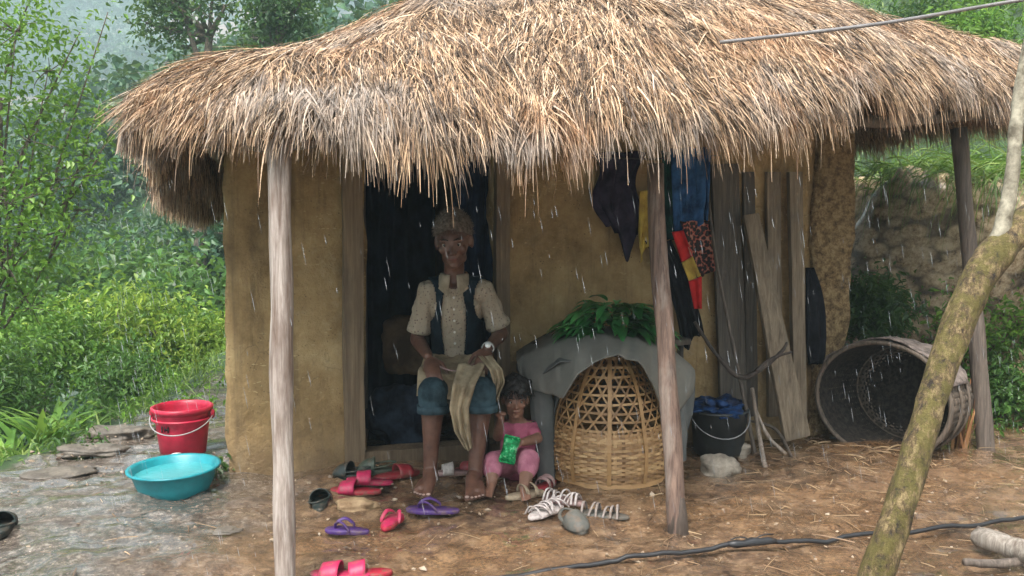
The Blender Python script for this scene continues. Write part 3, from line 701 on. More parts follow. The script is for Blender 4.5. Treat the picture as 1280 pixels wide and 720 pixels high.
def weeds(px, py, n, h, mat, label, name='weed', leaf=.04, spread=.08):
    b = GG(px, py); mb = MB()
    for _ in range(n):
        s = b+np.array([RNG.normal(0, spread), RNG.normal(0, spread), 0]); s[2] = gz(s[0], s[1]); hh = h*RNG.uniform(.5, 1.15)
        q = bezier(s, s+[0, 0, hh*.6], s+[RNG.normal(0, .25)*h, RNG.normal(0, .25)*h, hh], 6); mb.tube(q, .0025, 4, False)
        m = 14; kk = RNG.integers(1, 6, m); leaves(mb, np.array(q)[kk]+RNG.normal(0, leaf*.5, (m, 3)), leaf*RNG.uniform(.6, 1.3, m), np.tile([0, -.2, .9], (m, 1)), .5)
    return single(name, mb, mat, label, 'plant', 'weeds around the yard', 'stuff', smooth=False, loc=b)
weeds(262, 520, 10, .26, LF_BRIGHT, 'leafy weeds between the red bucket and the hut corner')
weeds(268, 596, 5, .10, LF_MID, 'tiny green weed at the foot of the left wall corner', spread=.03)
weeds(205, 505, 10, .22, LF_BRIGHT, 'leafy weeds along the path edge, just behind the red bucket', spread=.12)
weeds(130, 528, 10, .16, LF_BRIGHT, 'low green weeds above the flat stone slab by the path', spread=.14)
weeds(245, 470, 12, .35, LF_YELLOW, 'tall pale weeds at the far end of the path', spread=.2)
weeds(95, 560, 8, .12, LF_MID, 'low weeds at the path edge beside the strap leaved plants', spread=.12)
# strap-leaved plants bottom left
def strap(px, py, Y, n, L, w, mat, label, name='strap_leaved_plant', group=None, droop=(.7, 1.6), spread=.05, up=1.0, out=.55, z=None):
    b = P(px, py, Y); b[2] = gz(b[0], b[1]) if z is None else z; mb = MB()
    base = b+np.stack([RNG.normal(0, spread, n), RNG.normal(0, spread, n), np.zeros(n)], 1)
    a = RNG.uniform(0, 2*math.pi, n); d = np.stack([np.cos(a)*out, np.sin(a)*out, np.full(n, up)], 1)
    s = np.cross(d, [0, 0, 1])
    seg = 7; ln = L*RNG.uniform(.6, 1.15, n); dr = RNG.uniform(*droop, n)
    for i in range(n):
        p = base[i].copy(); dd = d[i]/np.linalg.norm(d[i]); sd_ = s[i]/np.linalg.norm(s[i]); V = []
        for k in range(seg+1):
            t = k/seg; ww = w*math.sin(math.pi*min(1, t*.93+.07)**.7)*.5+.001; nn = np.cross(sd_, dd)
            V += [p-sd_*ww+nn*ww*.35, p.copy(), p+sd_*ww+nn*ww*.35]; dd = dd+np.array([0, 0, -1])*dr[i]/seg; dd /= np.linalg.norm(dd); p = p+dd*ln[i]/seg
        mb.grid(np.array(V), seg+1, 3)
    return single(name, mb, mat, label, 'plant', group, loc=b)
for px, py, lab in ((18, 560, 'broad strap leaved plant at the left edge, foremost of its row'), (55, 545, 'broad strap leaved plant in the middle of the row left of the path'), (88, 520, 'broad strap leaved plant nearest the flat slab, last in its row'), (20, 520, 'broad strap leaved plant behind the foremost one at the left edge')):
    strap(px, py+40, 5.3 if py > 530 else 5.8, 20, .42, .055, LF_BRIGHT, lab, group='strap leaved plants left of the path', spread=.07)

# grasses and shrubs on the bank, right
for i, (px, py, Y, n, L, lab) in enumerate(((1118, 215, 7.5, 120, .75, 'long arching grass tuft on the bank top, nearest the hut wall'), (1150, 205, 7.3, 140, .8, 'long arching grass tuft hanging over the bank left of the porch post'),
        (1185, 205, 7.1, 120, .7, 'long grass tuft right behind the top of the porch post'), (1225, 205, 6.9, 140, .7, 'long grass tuft right of the porch post top'), (1265, 205, 6.6, 140, .8, 'long grass tuft on the bank at the right edge'))):
    b = P(px, py, Y); b[2] = gz(b[0], b[1]); mb = MB(); a = RNG.uniform(0, 2*math.pi, n)
    base = b+np.stack([RNG.normal(0, .16, n), RNG.normal(0, .12, n), RNG.normal(0, .03, n)], 1)
    ribbons(mb, base, np.stack([np.cos(a)*.8-.2, np.sin(a)*.7-.45, RNG.uniform(.5, 1.2, n)], 1), L*RNG.uniform(.5, 1.1, n), RNG.uniform(.008, .017, n), RNG.uniform(1.6, 3.6, n), None, 7, .15)
    single('grass_tuft', mb, LF_GRASS, lab, 'grass', 'grass tufts on the earth bank', smooth=False, loc=b)
bush(1083, 392, 6.1, .12, 5, LF_DARK, .055, 'dark shrub in the gap between the hut corner and the lying basket', 'shrubs on the earth bank')
bush(1258, 425, 5.9, .34, 8, LF_BRIGHT, .05, 'light green shrub at the right edge behind the porch post', 'shrubs on the earth bank', nl=3000)
bush(1265, 505, 5.6, .26, 7, LF_MID, .05, 'mid green shrub at the right edge below the light green one', 'shrubs on the earth bank', nl=2200)
bush(1190, 545, 5.45, .17, 6, LF_BRIGHT, .05, 'low pale leafy shrub between the leaning trunk and the porch post', 'shrubs on the earth bank', nl=900)
bush(1150, 560, 5.6, .10, 4, LF_MID, .04, 'small leafy sprout by the rim of the lying basket', 'shrubs on the earth bank', nl=420)
# slope above the roof at the top right
mb = MB(); n = 26000; x = RNG.uniform(2.6, 14, n); y = RNG.uniform(7.2, 20, n); s = (x-2.3)*.8+(y-6.6)*.6; k = (s > 1.0) & (fbm(x*.8, y*.8, 0, 3, 90) > -.25); x = x[k]; y = y[k]; n = len(x)
ribbons(mb, np.stack([x, y, terrain(x, y)-.02], 1), np.stack([RNG.normal(0, .5, n), RNG.normal(-.1, .5, n), np.ones(n)], 1), RNG.uniform(.12, .38, n), RNG.uniform(.012, .026, n), RNG.uniform(.5, 2, n), None, 3, .2)
single('grass', mb, LF_GRASS, 'bright grass covering the slope above the earth bank', 'grass', kind='stuff', smooth=False)
mb = MB(); n = 9000; x = RNG.uniform(-4.6, -2.35, n); y = RNG.uniform(3.6, 9.5, n); e = -2.5-.12*np.sin(y*1.7)-.25*sstep(4.6, 3.5, y); k = x < e+.08+.12*fbm(x*3, y*3, 0, 2, 4); x = x[k]; y = y[k]; n = len(x)
ribbons(mb, np.stack([x, y, terrain(x, y)-.02], 1), np.stack([RNG.normal(0, .6, n), RNG.normal(0, .6, n), np.ones(n)], 1), RNG.uniform(.06, .22, n), RNG.uniform(.007, .016, n), RNG.uniform(.5, 2, n), None, 3, .2)
single('grass_verge', mb, LF_GRASS, 'short grass and weeds growing down the edge of the path', 'grass', kind='stuff', smooth=False)
for i, (px, py, Y, lab) in enumerate(((1175, 42, 11, 'dark leafy bush on the slope above the roof, left one of the pair'), (1225, 62, 10.5, 'light leafy bush on the slope just above the roof, near the right edge'), (1255, 15, 12.5, 'bush at the top right corner, under the wire'))):
    bush(px, py, Y, .5, 7, (LF_DARK, LF_BRIGHT, LF_MID)[i], .09, lab, 'bushes on the slope above the roof', nl=2600)

# litter
mb = MB(); n = 2000; x = RNG.uniform(-2.6, 3.2, n); y = RNG.uniform(2.4, 6.2, n); k = (y < W(x)-.15) | (x < -1.5) | (x > 2.1); x = x[k]; y = y[k]; n = len(x)
r = RNG.uniform(.003, .013, n)*np.where(RNG.random(n) < .06, 1.9, 1)
for i in range(n):
    q = rotm(RNG.uniform(0, 3), RNG.uniform(0, 3), RNG.uniform(0, 3)); V = np.array([(1, 0, 0), (-.9, .1, 0), (0, 1.1, .1), (.1, -.8, 0), (0, 0, .7), (0, .1, -.6)])*RNG.uniform(.7, 1.2, (6, 1)) @ q.T
    V[:, 2] *= .6; mb.add(V*r[i]+[x[i], y[i], gz(x[i], y[i])+r[i]*.25], [(0, 2, 4), (2, 1, 4), (1, 3, 4), (3, 0, 4), (2, 0, 5), (1, 2, 5), (3, 1, 5), (0, 3, 5)])
M_PEB = NT('pebble'); M_PEB.col(M_PEB.ramp(M_PEB.island(), [(0, (.10, .07, .05)), (.5, (.26, .19, .13)), (.9, (.32, .25, .18)), (1, (.45, .38, .30))])); M_PEB.rough(.45); M_PEB = M_PEB.m
single('gravel', mb, M_PEB, 'small wet stones and grit scattered over the muddy yard', 'gravel', kind='stuff', smooth=False)
mb = MB(); n = 1200; x = np.where(RNG.random(n) < .85, RNG.normal(1.7, .8, n), RNG.uniform(-2.2, 3, n)); y = np.where(x > .9, RNG.normal(4.4, .6, n), RNG.uniform(2.6, 4.6, n)); k = y < W(x)-.05; x = x[k]; y = y[k]; n = len(x)
a = RNG.uniform(0, 6.28, n)
ribbons(mb, np.stack([x, y, terrain(x, y)+.012], 1), np.stack([np.cos(a), np.sin(a), RNG.uniform(-.02, .12, n)], 1), RNG.uniform(.03, .17, n), RNG.uniform(.002, .006, n), RNG.uniform(.0, .25, n), np.tile([1., .3, .1], (n, 1))*RNG.choice([-1, 1], (n, 1))+RNG.normal(0, .6, (n, 3)), 3, .5)
M_LIT = NT('straw_litter'); M_LIT.col(M_LIT.ramp(M_LIT.island(), [(0, (.06, .035, .02)), (.6, (.19, .115, .06)), (1, (.42, .30, .17))])); M_LIT.rough(.6); M_LIT = M_LIT.m
single('straw_litter', mb, M_LIT, 'fallen straw and twigs strewn over the wet ground', 'litter', kind='stuff', smooth=False)
# ============================================================ props
def pv(c): return tuple(c)
def plain(name, c, rough=.5, spec=.5, noise=.25, scale=30, bump=.15):
    m = NT(name); n = m.noise(m.coord(), scale, 4, .65); m.col(m.ramp(n, [(.3, tuple(x*(1-noise) for x in c)), (.7, tuple(min(1, x*(1+noise)) for x in c))])); m.rough(rough)
    m.b.inputs['Specular IOR Level'].default_value = spec
    if bump: m.bump(m.noise(m.coord(), scale*6, 3), bump, .003)
    return m.m
M_RED = plain('red_plastic', (.38, .012, .04), .38, .5, .3, 14, .08); M_TEAL = plain('teal_plastic', (.010, .20, .235), .38, .5, .3, 9, .08)
M_BLACK = plain('black_plastic', (.018, .018, .02), .45); M_WHITE = plain('white_plastic', (.7, .7, .68), .4)
M_WIRE = plain('galvanised_wire', (.25, .25, .25), .4)
M_WATER = NT('dish_water'); M_WATER.col((.05, .28, .30)); M_WATER.rough(.05); M_WATER.bump(M_WATER.noise(M_WATER.coord(), 40, 3), .25, .01); M_WATER = M_WATER.m

# --- red bucket
b = GG(221, 573); b[1] += .10; t = thing('bucket', b, 'dented red plastic bucket with a bail handle, standing on the path behind the teal basin', 'bucket')
r1, r0, h = .148, .118, .262
mb = MB(); mb.lathe([(0, .004), (r0*.9, .0), (r0, .006), (r0+(r1-r0)*.55, h*.55), (r1*.985, h*.86), (r1*.99, h*.90), (r1+.012, h*.91), (r1+.014, h), (r1+.004, h+.004), (r1-.004, h-.002), (r1-.008, h*.9), (r0-.002, .02), (0, .015)], b, 48)
part(t, 'body', mb, M_RED)
mb = MB(); mb.lathe([(r1+.004, h*.74), (r1+.012, h*.75), (r1+.012, h*.78), (r1+.004, h*.79)], b, 48); part(t, 'rim_band', mb, M_RED)
for sx in (-1, 1):
    mb = MB(); mb.box(b+[sx*(r1+.014), 0, h*.84], (.022, .034, .045), bev=.005); part(t, 'handle_lug', mb, M_RED)
mb = MB(); mb.tube([b+[(r1+.02)*math.cos(a), -(r1+.02)*math.sin(a)*.93, h*.84-.085*math.sin(a)] for a in np.linspace(0, math.pi, 20)], .0035, 6); part(t, 'handle', mb, M_WIRE)
mb = MB()
for dx, wd, hh in ((-.022, .010, .034), (-.006, .006, .030), (.004, .012, .012), (.014, .008, .032)):
    for k in range(2):
        a = -math.pi/2-.30+dx/.13; mb.box(b+[(r1-.006)*math.cos(a), (r1-.006)*math.sin(a), h*.62], (wd, .003, hh), rotm(0, 0, a+math.pi/2), .001)
part(t, 'printed_mark', mb, M_BLACK)
# --- teal basin
b = GG(200, 634); b[1] += .19; b[2] += .0; t = thing('basin', b, 'wide teal plastic basin of rain water in front of the red bucket', 'basin')
M = rotm(R(1.5), R(-1), 0)
mb = MB(); mb.lathe([(0, .004), (.13, .0), (.145, .006), (.172, .06), (.19, .118), (.196, .125), (.209, .127), (.210, .136), (.196, .137), (.186, .128), (.165, .06), (.14, .014), (0, .012)], b, 56, M); part(t, 'body', mb, M_TEAL)
mb = MB(); mb.lathe([(0, .1), (.178, .1)], b, 40, M); part(t, 'water', mb, M_WATER)
# --- small tap / pipe end behind
b = GG(210, 606); b[1] += .12; t = thing('standpipe', b, 'small grey pipe stub with a white cap between basin and bucket', 'pipe')
mb = MB(); mb.tube([b-[0, 0, .05], b+[0, 0, .10]], .013, 12); part(t, 'pipe', mb, M_BLACK)
mb = MB(); mb.lathe([(0, .09), (.024, .09), (.026, .10), (.024, .118), (.0, .122)], b, 20); part(t, 'cap', mb, M_WHITE)
# --- black thing at the left edge: shoe (below)

# --- stones
M_STONE = mat_simple('grey_stone', (.40, .35, .28), (.17, .14, .11), 14, .7, .9, 40, bdist=.01); M_STONE2 = mat_simple('ochre_stone', (.42, .30, .17), (.2, .12, .06), 16, .7, .9, 40, bdist=.01)
M_SLAB = mat_simple('slab_stone', (.17, .145, .115), (.06, .05, .04), 12, .55, .9, 30, bdist=.012)
def rock(px, py, size, mat, label, name='stone', seed=0, group=None, n=26, rot=0, up=.3):
    b = GG(px, py); sx, sy, sz = size; mb = MB(); mb.ball((0, 0, 0), 1, nu=n, nv=18); V = mb.v[0]
    V = np.sign(V)*np.abs(V)**.78
    V = V*(1+.28*fbm(V[:, 0]*1.3+seed*3, V[:, 1]*1.3, V[:, 2]*1.3, 3, seed))[:, None]
    V = V*[sx, sy, sz] @ rotm(0, 0, rot).T; mb.v = [V+b+[0, sy, sz*up]]
    return single(name, mb, mat, label, 'stone', group, loc=b)
rock(903, 598, (.098, .07, .062), M_STONE, 'pale grey stone lying in front of the black bucket', seed=4, rot=.2, up=.6)
rock(928, 575, (.05, .05, .045), M_STONE, 'smaller pale stone propped behind the big pale one', seed=9, up=.9)
rock(445, 640, (.085, .06, .030), M_STONE2, 'flat yellowish stone between the purple and red flip-flops', seed=12, rot=.1)
rock(140, 548, (.17, .10, .040), M_SLAB, 'brown slab stone raised at the edge of the path, left of the bucket', 'slab', 21, 'slabs edging the path')
rock(105, 570, (.17, .09, .026), M_SLAB, 'long flat slab in the path edging, just below the raised one', 'slab', 22, 'slabs edging the path')
rock(62, 600, (.15, .08, .022), M_SLAB, 'cracked flat slab in the path edging, nearest the left edge', 'slab', 25, 'slabs edging the path', rot=.4)
rock(280, 668, (.05, .04, .007), M_SLAB, 'flat wet stone set flush in the path below the basin', 'slab', 28, 'slabs edging the path')

# --- black hose across the foreground
hp = [(560, 728), (660, 716), (760, 706), (850, 698), (930, 690), (1010, 682), (1100, 671), (1190, 662), (1290, 650), (1420, 640)]
pts = []
for i in range(len(hp)-1):
    for k in range(8):
        a = np.array(hp[i])*(1-k/8)+np.array(hp[i+1])*k/8; p = G(*a, .0); p[2] = gz(p[0], p[1])+.012+.002*float(vnoise(p[0]*2, 2)); pts.append(p)
t = thing('hose', pts[20], 'black plastic water pipe lying across the yard in the foreground', 'hose')
mb = MB(); mb.tube(pts, .009, 10); part(t, 'pipe', mb, M_BLACK)
j = [pts[k]+[0, 0, .002] for k in range(30, 37)]; mb = MB(); mb.tube(j, [.010, .016, .013, .017, .014, .016, .010], 10, True, .3, 4); part(t, 'taped_joint', mb, M_BLACK)
mb = MB()
for s in (-1, 1): mb.tube(bezier(pts[33], pts[33]+[.03*s, .02, .03], pts[33]+[.09*s, .03*s, .022], 6), .003, 5)
part(t, 'wire_tie', mb, M_BLACK)

# --- leaning mossy trunk, foreground right
M_MOSS = NT('mossy_bark'); o = M_MOSS.coord(); g = M_MOSS.noise(M_MOSS.mapping(o, (1, 1, .35)), 38, 7, .85)
c = M_MOSS.ramp(g, [(.40, (.015, .010, .006)), (.5, (.10, .065, .028)), (.60, (.27, .20, .095))])
c = M_MOSS.mix(c, (.10, .085, .014), M_MOSS.ramp(M_MOSS.noise(o, 19, 6, .8), [(.45, 0.), (.56, .8)])); M_MOSS.col(c); M_MOSS.rough(.75); M_MOSS.bump(M_MOSS.noise(o, 45, 5, .8), 1., .012); M_MOSS = M_MOSS.m
M_LICH = mat_simple('lichen_bark', (.36, .33, .25), (.09, .075, .05), 24, .8, .8, 60)
def spline(ps, rs, k=8):
    ps = [np.asarray(p, float) for p in ps]; o_, r_ = [], []
    for i in range(len(ps)-1):
        p0, p1, p2, p3 = ps[max(i-1, 0)], ps[i], ps[i+1], ps[min(i+2, len(ps)-1)]
        for t in np.linspace(0, 1, k, endpoint=False):
            o_.append(.5*((2*p1)+(-p0+p2)*t+(2*p0-5*p1+4*p2-p3)*t**2+(-p0+3*p1-3*p2+p3)*t**3)); r_.append(rs[i]*(1-t)+rs[i+1]*t)
    return o_+[ps[-1]], r_+[rs[-1]]
base = G(1056, 800, -.05)
t = thing('leaning_trunk', base, 'forked mossy tree trunk leaning across the right foreground', 'tree trunk')
q, r_ = spline([base, P(1100, 705, 2.78), P(1138, 590, 2.82), P(1172, 478, 2.88), P(1206, 385, 2.92), P(1240, 322, 2.95), P(1292, 272, 3.0), P(1390, 205, 3.1)], [.056, .048, .045, .046, .049, .056, .050, .040])
mb = MB(); mb.tube(q, r_, 18, True, .12, 3); part(t, 'trunk', mb, M_MOSS)
q, r_ = spline([P(1240, 325, 2.95), P(1252, 285, 2.95), P(1264, 230, 2.96), P(1270, 160, 2.98), P(1278, 95, 3.0), P(1296, 10, 3.0), P(1300, -40, 3.0)], [.035, .026, .022, .021, .019, .017, .015])
mb = MB(); mb.tube(q, r_, 12, True, .12, 8); part(t, 'branch', mb, M_LICH)
# --- overhead cable
a = next(P(900, 53, y_) for y_ in np.arange(3.4, 7, .01) if P(900, 53, y_)[2] < float(roofz(P(900, 53, y_)[0], y_))+.05); c_ = P(1290, -2, 3.7); d_ = P(1700, -62, 3.1)
mb = MB(); q, _ = spline([a, (a+c_)/2-[0, 0, .015], c_, d_], [1, 1, 1, 1], 10); mb.tube(q, .0075, 8)
single('cable', mb, plain('grey_cable', (.16, .15, .15), .5), 'grey cable running from the thatch up to the top right corner', 'cable')
# --- logs bottom right
M_LOG = mat_wood('grey_log', (.40, .36, .31), (.12, .09, .07))
for pts_, r, lab, sd_ in (([(1222, 684), (1262, 700), (1330, 728)], .042, 'grey split log lying in the bottom right corner', 3), ([(1205, 716), (1250, 711), (1300, 706)], .016, 'thin dark stick lying in front of the grey log', 5)):
    mb = MB(); q = []
    for a in pts_: p = G(*a, .0); p[2] = gz(p[0], p[1])+r*.9; q.append(p)
    q, r_ = spline(q, [r*.9, r, r*.95], 6); mb.tube(q, r_, 12, True, .25, sd_); single('log', mb, M_LOG if r > .03 else M_POST3, lab, 'log')

# --- leaning planks and poles
def lean_plank(pb, pt, w, th, off_b, off_t, mat, label, seed, taper=1.0):
    a = WP(*pb, off_b); a[2] = max(a[2], .0); a = WP(*pb, off_b); c = WP(*pt, off_t); mb = MB(); plank(mb, a, c, w, th, NX, seed, taper, 18)
    return single('plank', mb, mat, label, 'plank', 'planks leaning on the mud wall', smooth=False, loc=a)
lean_plank((918, 530), (905, 205), .165, .025, .08, .03, M_PLANK2, 'wide dark grey board leaning flat on the wall, leftmost of the planks', 3)
lean_plank((996, 548), (938, 268), .15, .03, .30, .10, M_PLANK, 'pale slanting plank with a square top, foremost of the leaning planks', 5, .62)
lean_plank((968, 520), (966, 215), .085, .03, .05, .02, M_PLANK, 'brown upright board behind the slanting plank', 7)
lean_plank((999, 520), (993, 215), .08, .035, .12, .05, M_PLANK, 'narrow reddish upright board beside the crumbly wall corner', 9)
lean_plank((940, 520), (935, 215), .07, .02, .035, .012, M_PLANK2, 'thin dark board half hidden behind the slanting plank', 11)
def stick(pts3, rad, mat, label, name='stick', group=None, seed=1, wob=.2):
    mb = MB(); q, r_ = spline(pts3, rad, 7); mb.tube(q, r_, 8, True, wob, seed); return single(name, mb, mat, label, 'stick', group)
M_STICK = mat_wood('pale_stick', (.42, .35, .29), (.16, .11, .08)); M_DSTICK = mat_wood('dark_stick', (.07, .05, .04), (.02, .016, .013))
stick([GG(945, 572), WP(918, 440, .3), WP(896, 330, .22), WP(884, 232, .1)], [.012, .010, .008, .006], M_POST3, 'long thin pole leaning beside the hanging scarf')
stick([GG(957, 585), WP(948, 540, .42), WP(940, 485, .38)], [.013, .012, .010], M_STICK, 'short pale stick standing by the planks, upper end bare', group='sticks beside the black bucket')
stick([GG(985, 570), WP(960, 545, .42), WP(945, 512, .38)], [.010, .009, .007], M_STICK, 'pale stick slanting left in the small stick pile', group='sticks beside the black bucket')
stick([GG(992, 577), GG(970, 560, .10), WP(938, 526, .36)], [.009, .009, .006], M_POST3, 'lowest thin stick of the small stick pile', group='sticks beside the black bucket')
t = thing('forked_branch', GG(905, 520), 'black forked branch leaning from the bucket to the slanting plank', 'branch')
mb = MB(); q, r_ = spline([WP(868, 402, .25), WP(893, 440, .34), WP(924, 471, .42), WP(950, 462, .45), WP(975, 442, .46), WP(984, 428, .46)], [.008, .011, .016, .013, .010, .006], 7); mb.tube(q, r_, 8, True, .3, 2); part(t, 'branch', mb, M_DSTICK)
mb = MB(); q, r_ = spline([WP(945, 464, .45), WP(965, 448, .46), WP(990, 440, .46)], [.011, .009, .006], 6); mb.tube(q, r_, 8, True, .3, 4); part(t, 'twig', mb, M_DSTICK)
stick([GG(374, 582, .02), GG(395, 577, .03), GG(425, 576, .025)], [.008, .011, .008], M_DSTICK, 'short black stick lying at the foot of the wall left of the door')

# --- black bucket with blue cloth
b = WP(898, 560, .30); b[2] = gz(b[0], b[1]); t = thing('pail', b, 'black pail stuffed with blue plastic sheeting against the wall', 'bucket')
mb = MB(); mb.lathe([(0, .0), (.118, .0), (.13, .01), (.15, .23), (.158, .232), (.158, .245), (.146, .246), (.125, .02), (0, .015)], b, 40); part(t, 'body', mb, plain('black_pail', (.03, .033, .034), .5, .5, .4, 10))
mb = MB(); mb.tube([b+[.162*math.cos(a), -.162*math.sin(a), .235-.12*math.sin(a)] for a in np.linspace(0, math.pi, 16)], .003, 6); part(t, 'handle', mb, M_WIRE)
def crumple(c, size, n=26, amp=.35, seed=0, sc_=1.6):
    mb = MB(); mb.ball((0, 0, 0), 1, nu=n*2, nv=n); V = mb.v[0]; V = V*(1+amp*fbm(V[:, 0]*sc_+seed, V[:, 1]*sc_, V[:, 2]*sc_, 4, seed))[:, None]; mb.v = [V*np.array(size)+c]; return mb
single('plastic_sheet', crumple(b+[-.01, 0, .25], (.135, .13, .05), 30, .5, 3, 2.4), mat_cloth('blue_sheet', (.02, .06, .17), (.008, .012, .03), 14, .4), 'crumpled dark blue plastic sheet stuffed in the black pail', 'sheet')

# --- woven upturned basket
M_CANE = NT('cane'); o = M_CANE.coord(); c = M_CANE.ramp(M_CANE.island(), [(0, (.16, .08, .03)), (.5, (.34, .19, .075)), (1, (.50, .32, .15))])
c = M_CANE.mix(c, (.20, .10, .035), M_CANE.ramp(M_CANE.noise(o, 9, 5, .7), [(.5, 0.), (.72, .75)])); M_CANE.col(c); M_CANE.rough(.5); M_CANE.bump(M_CANE.noise(o, 150, 3), .3, .002); M_CANE = M_CANE.m
bc = G(763, 617); bc = np.array([(763-640)/F*4.52, 4.52, gz(.48, 4.5)])
prof = [(0, .272), (.06, .285), (.13, .292), (.20, .288), (.255, .272), (.33, .258), (.42, .232), (.50, .195), (.57, .15), (.62, .10), (.64, .05)]
pr = lambda z: float(np.interp(z, [p[0] for p in prof], [p[1] for p in prof]))
t = thing('woven_basket', bc, 'large upturned cane basket, close woven below and open lattice above, half under a grey cloth', 'basket')
def strip(mb, pts, w, th, nrm):       # flat strip along pts; nrm(i)-> outward normal
    n = len(pts); V = []
    for i in range(n):
        tt = pts[min(i+1, n-1)]-pts[max(i-1, 0)]; tt = tt/(np.linalg.norm(tt)+1e-9); nn = nrm(pts[i]); sdv = np.cross(tt, nn); sdv /= np.linalg.norm(sdv)
        for a, b_ in ((-1, -1), (1, -1), (1, 1), (-1, 1)): V.append(pts[i]+sdv*a*w/2+nn*b_*th/2)
    Fc = [(i*4+k, i*4+(k+1) % 4, (i+1)*4+(k+1) % 4, (i+1)*4+k) for i in range(n-1) for k in range(4)]+[(3, 2, 1, 0), tuple((n-1)*4+k for k in range(4))]
    mb.add(V, Fc)
def bn(c): return lambda p: (lambda v: v/np.linalg.norm(v))(np.array([p[0]-c[0], p[1]-c[1], .25*np.hypot(p[0]-c[0], p[1]-c[1])]))
nb = bn(bc); NS_ = 44
mb = MB()
for k in range(NS_):                  # close weave staves
    a = 2*math.pi*k/NS_; strip(mb, [bc+[pr(z)*math.cos(a), pr(z)*math.sin(a), z] for z in np.linspace(0, .27, 6)], .016, .002, nb)
for i, z in enumerate(np.linspace(.006, .258, 23)):
    n = NS_*4
    pts_ = []
    for k in range(n+1):
        a = 2*math.pi*k/n; s_ = math.cos(a*NS_/2+(i % 2)*math.pi); r = pr(z)+.004*s_; pts_.append(bc+[r*math.cos(a), r*math.sin(a), z+.002*math.sin(3*a+i)])
    strip(mb, pts_, .0122, .002, nb)
part(t, 'close_weave', mb, M_CANE, smooth=False)
mb = MB(); rows = list(np.linspace(.275, .60, 9)); ND = 24
for i, z in enumerate(rows):
    pts_ = []
    for k in range(91):
        a = 2*math.pi*k/90; r = pr(z); pts_.append(bc+[r*math.cos(a), r*math.sin(a), z+.002*math.sin(4*a+i*2)])
    strip(mb, pts_, .011, .003, nb)
for sgn in (-1, 1):
    for k in range(ND):
        a0 = 2*math.pi*k/ND; pts_ = []
        for z in np.linspace(.262, .61, 16):
            a = a0+sgn*(z-.262)*2.9; r = pr(z)+.003*sgn; pts_.append(bc+[r*math.cos(a), r*math.sin(a), z])
        strip(mb, pts_, .0095, .002, nb)
part(t, 'open_weave', mb, M_CANE, smooth=False)
for k in range(10):
    mb = MB(); a = 2*math.pi*(k+.35)/10; strip(mb, [bc+[(pr(z)+.008)*math.cos(a), (pr(z)+.008)*math.sin(a), z] for z in np.linspace(.0, .615, 18)], .019, .003, nb); part(t, 'rib', mb, M_CANE, smooth=False)
mb = MB(); strip(mb, [bc+[(pr(.01)+.010)*math.cos(a), (pr(.01)+.010)*math.sin(a), .012] for a in np.linspace(0, 2*math.pi, 70)], .02, .006, nb); part(t, 'rim', mb, M_CANE, smooth=False)

# --- grey cloth over it (a table stands behind) and greens on top
M_FELT = mat_simple('grey_felt', (.20, .19, .165), (.13, .125, .108), 5, .85, .35, 500, bdist=.002, contrast=(.3, .7)); M_FELT2 = mat_simple('dark_grey_felt', (.13, .132, .125), (.075, .078, .075), 5, .85, .35, 500, bdist=.002, contrast=(.3, .7))
t = thing('bench', WP(752, 560, .10), 'rough wooden bench hidden behind the cane basket', 'bench')
x0 = WP(668, 500, .1); x1 = WP(855, 500, .1)
mb = MB(); plank(mb, x0*[1, 1, 0]+[0, 0, .60]-[0, .03, 0], x1*[1, 1, 0]+[0, 0, .60]-[0, .03, 0], .13, .03, (0, 0, 1), 4); part(t, 'seat', mb, M_PLANK2, smooth=False)
for p in (x0, x1):
    mb = MB(); q = p*[1, 1, 0]+[.03 if p is x0 else -.03, -.03, 0]; mb.tube([q-[0, 0, .02], q+[0, 0, .58]], .018, 8); part(t, 'leg', mb, M_PLANK2)
top_pts = [(646, 450), (656, 444), (674, 436), (695, 428), (720, 421), (748, 419), (775, 421), (800, 424), (822, 432), (842, 440), (858, 452), (868, 462)]
bot_pts = [(650, 470), (662, 488), (684, 492), (703, 499), (722, 468), (745, 451), (772, 443), (798, 455), (815, 478), (826, 505), (850, 512), (866, 490)]
def drape(tp, bp_, Yt, Yb, back, nu=110, nv=26, seed=0, fold=.020):
    tp = np.array(tp, float); bp_ = np.array(bp_, float); u = np.linspace(0, len(tp)-1, nu); ti = np.stack([np.interp(u, range(len(tp)), tp[:, k]) for k in (0, 1)], 1); bi = np.stack([np.interp(u, range(len(bp_)), bp_[:, k]) for k in (0, 1)], 1)
    yt = np.interp(u, range(len(Yt)), Yt); yb = np.interp(u, range(len(Yb)), Yb); V = []
    for i in range(nu):
        T_ = P(*ti[i], yt[i]); B_ = P(*bi[i], yb[i]); K = T_+np.array([.0, back, .0]); 
        for j in range(nv):
            v = j/(nv-1)
            if v < .3: p = K*(1-v/.3)+T_*(v/.3)
            else: w = (v-.3)/.7; p = T_*(1-w)+B_*w; p = p+np.array([0, -.03*math.sin(math.pi*w), .0])
            q = fold*min(1, v*1.6)*(float(fbm(u[i]*.9+seed, v*.8, seed, 2, 7+seed))+.5*abs(float(fbm(u[i]*1.7+seed+v*.8, v*.5, 4, 2, 9+seed)))); p = p+np.array([.15*q, -q, q*.7]); V.append(p)
    mb = MB(); mb.grid(np.array(V), nu, nv); return mb
n_ = len(top_pts)
Yt = [4.62, 4.60, 4.56, 4.5, 4.44, 4.42, 4.42, 4.44, 4.48, 4.54, 4.6, 4.64]; Yb = [4.56, 4.46, 4.36, 4.24, 4.19, 4.2, 4.2, 4.2, 4.24, 4.34, 4.46, 4.56]
t = thing('grey_blanket', P(752, 430, 4.5), 'thick grey cloth with a hanging pointed corner draped over the cane basket', 'cloth')
def pd(root, name, mb, mat, th): o = part(root, name, mb, mat); solid(o, th); return smooth_o(o)
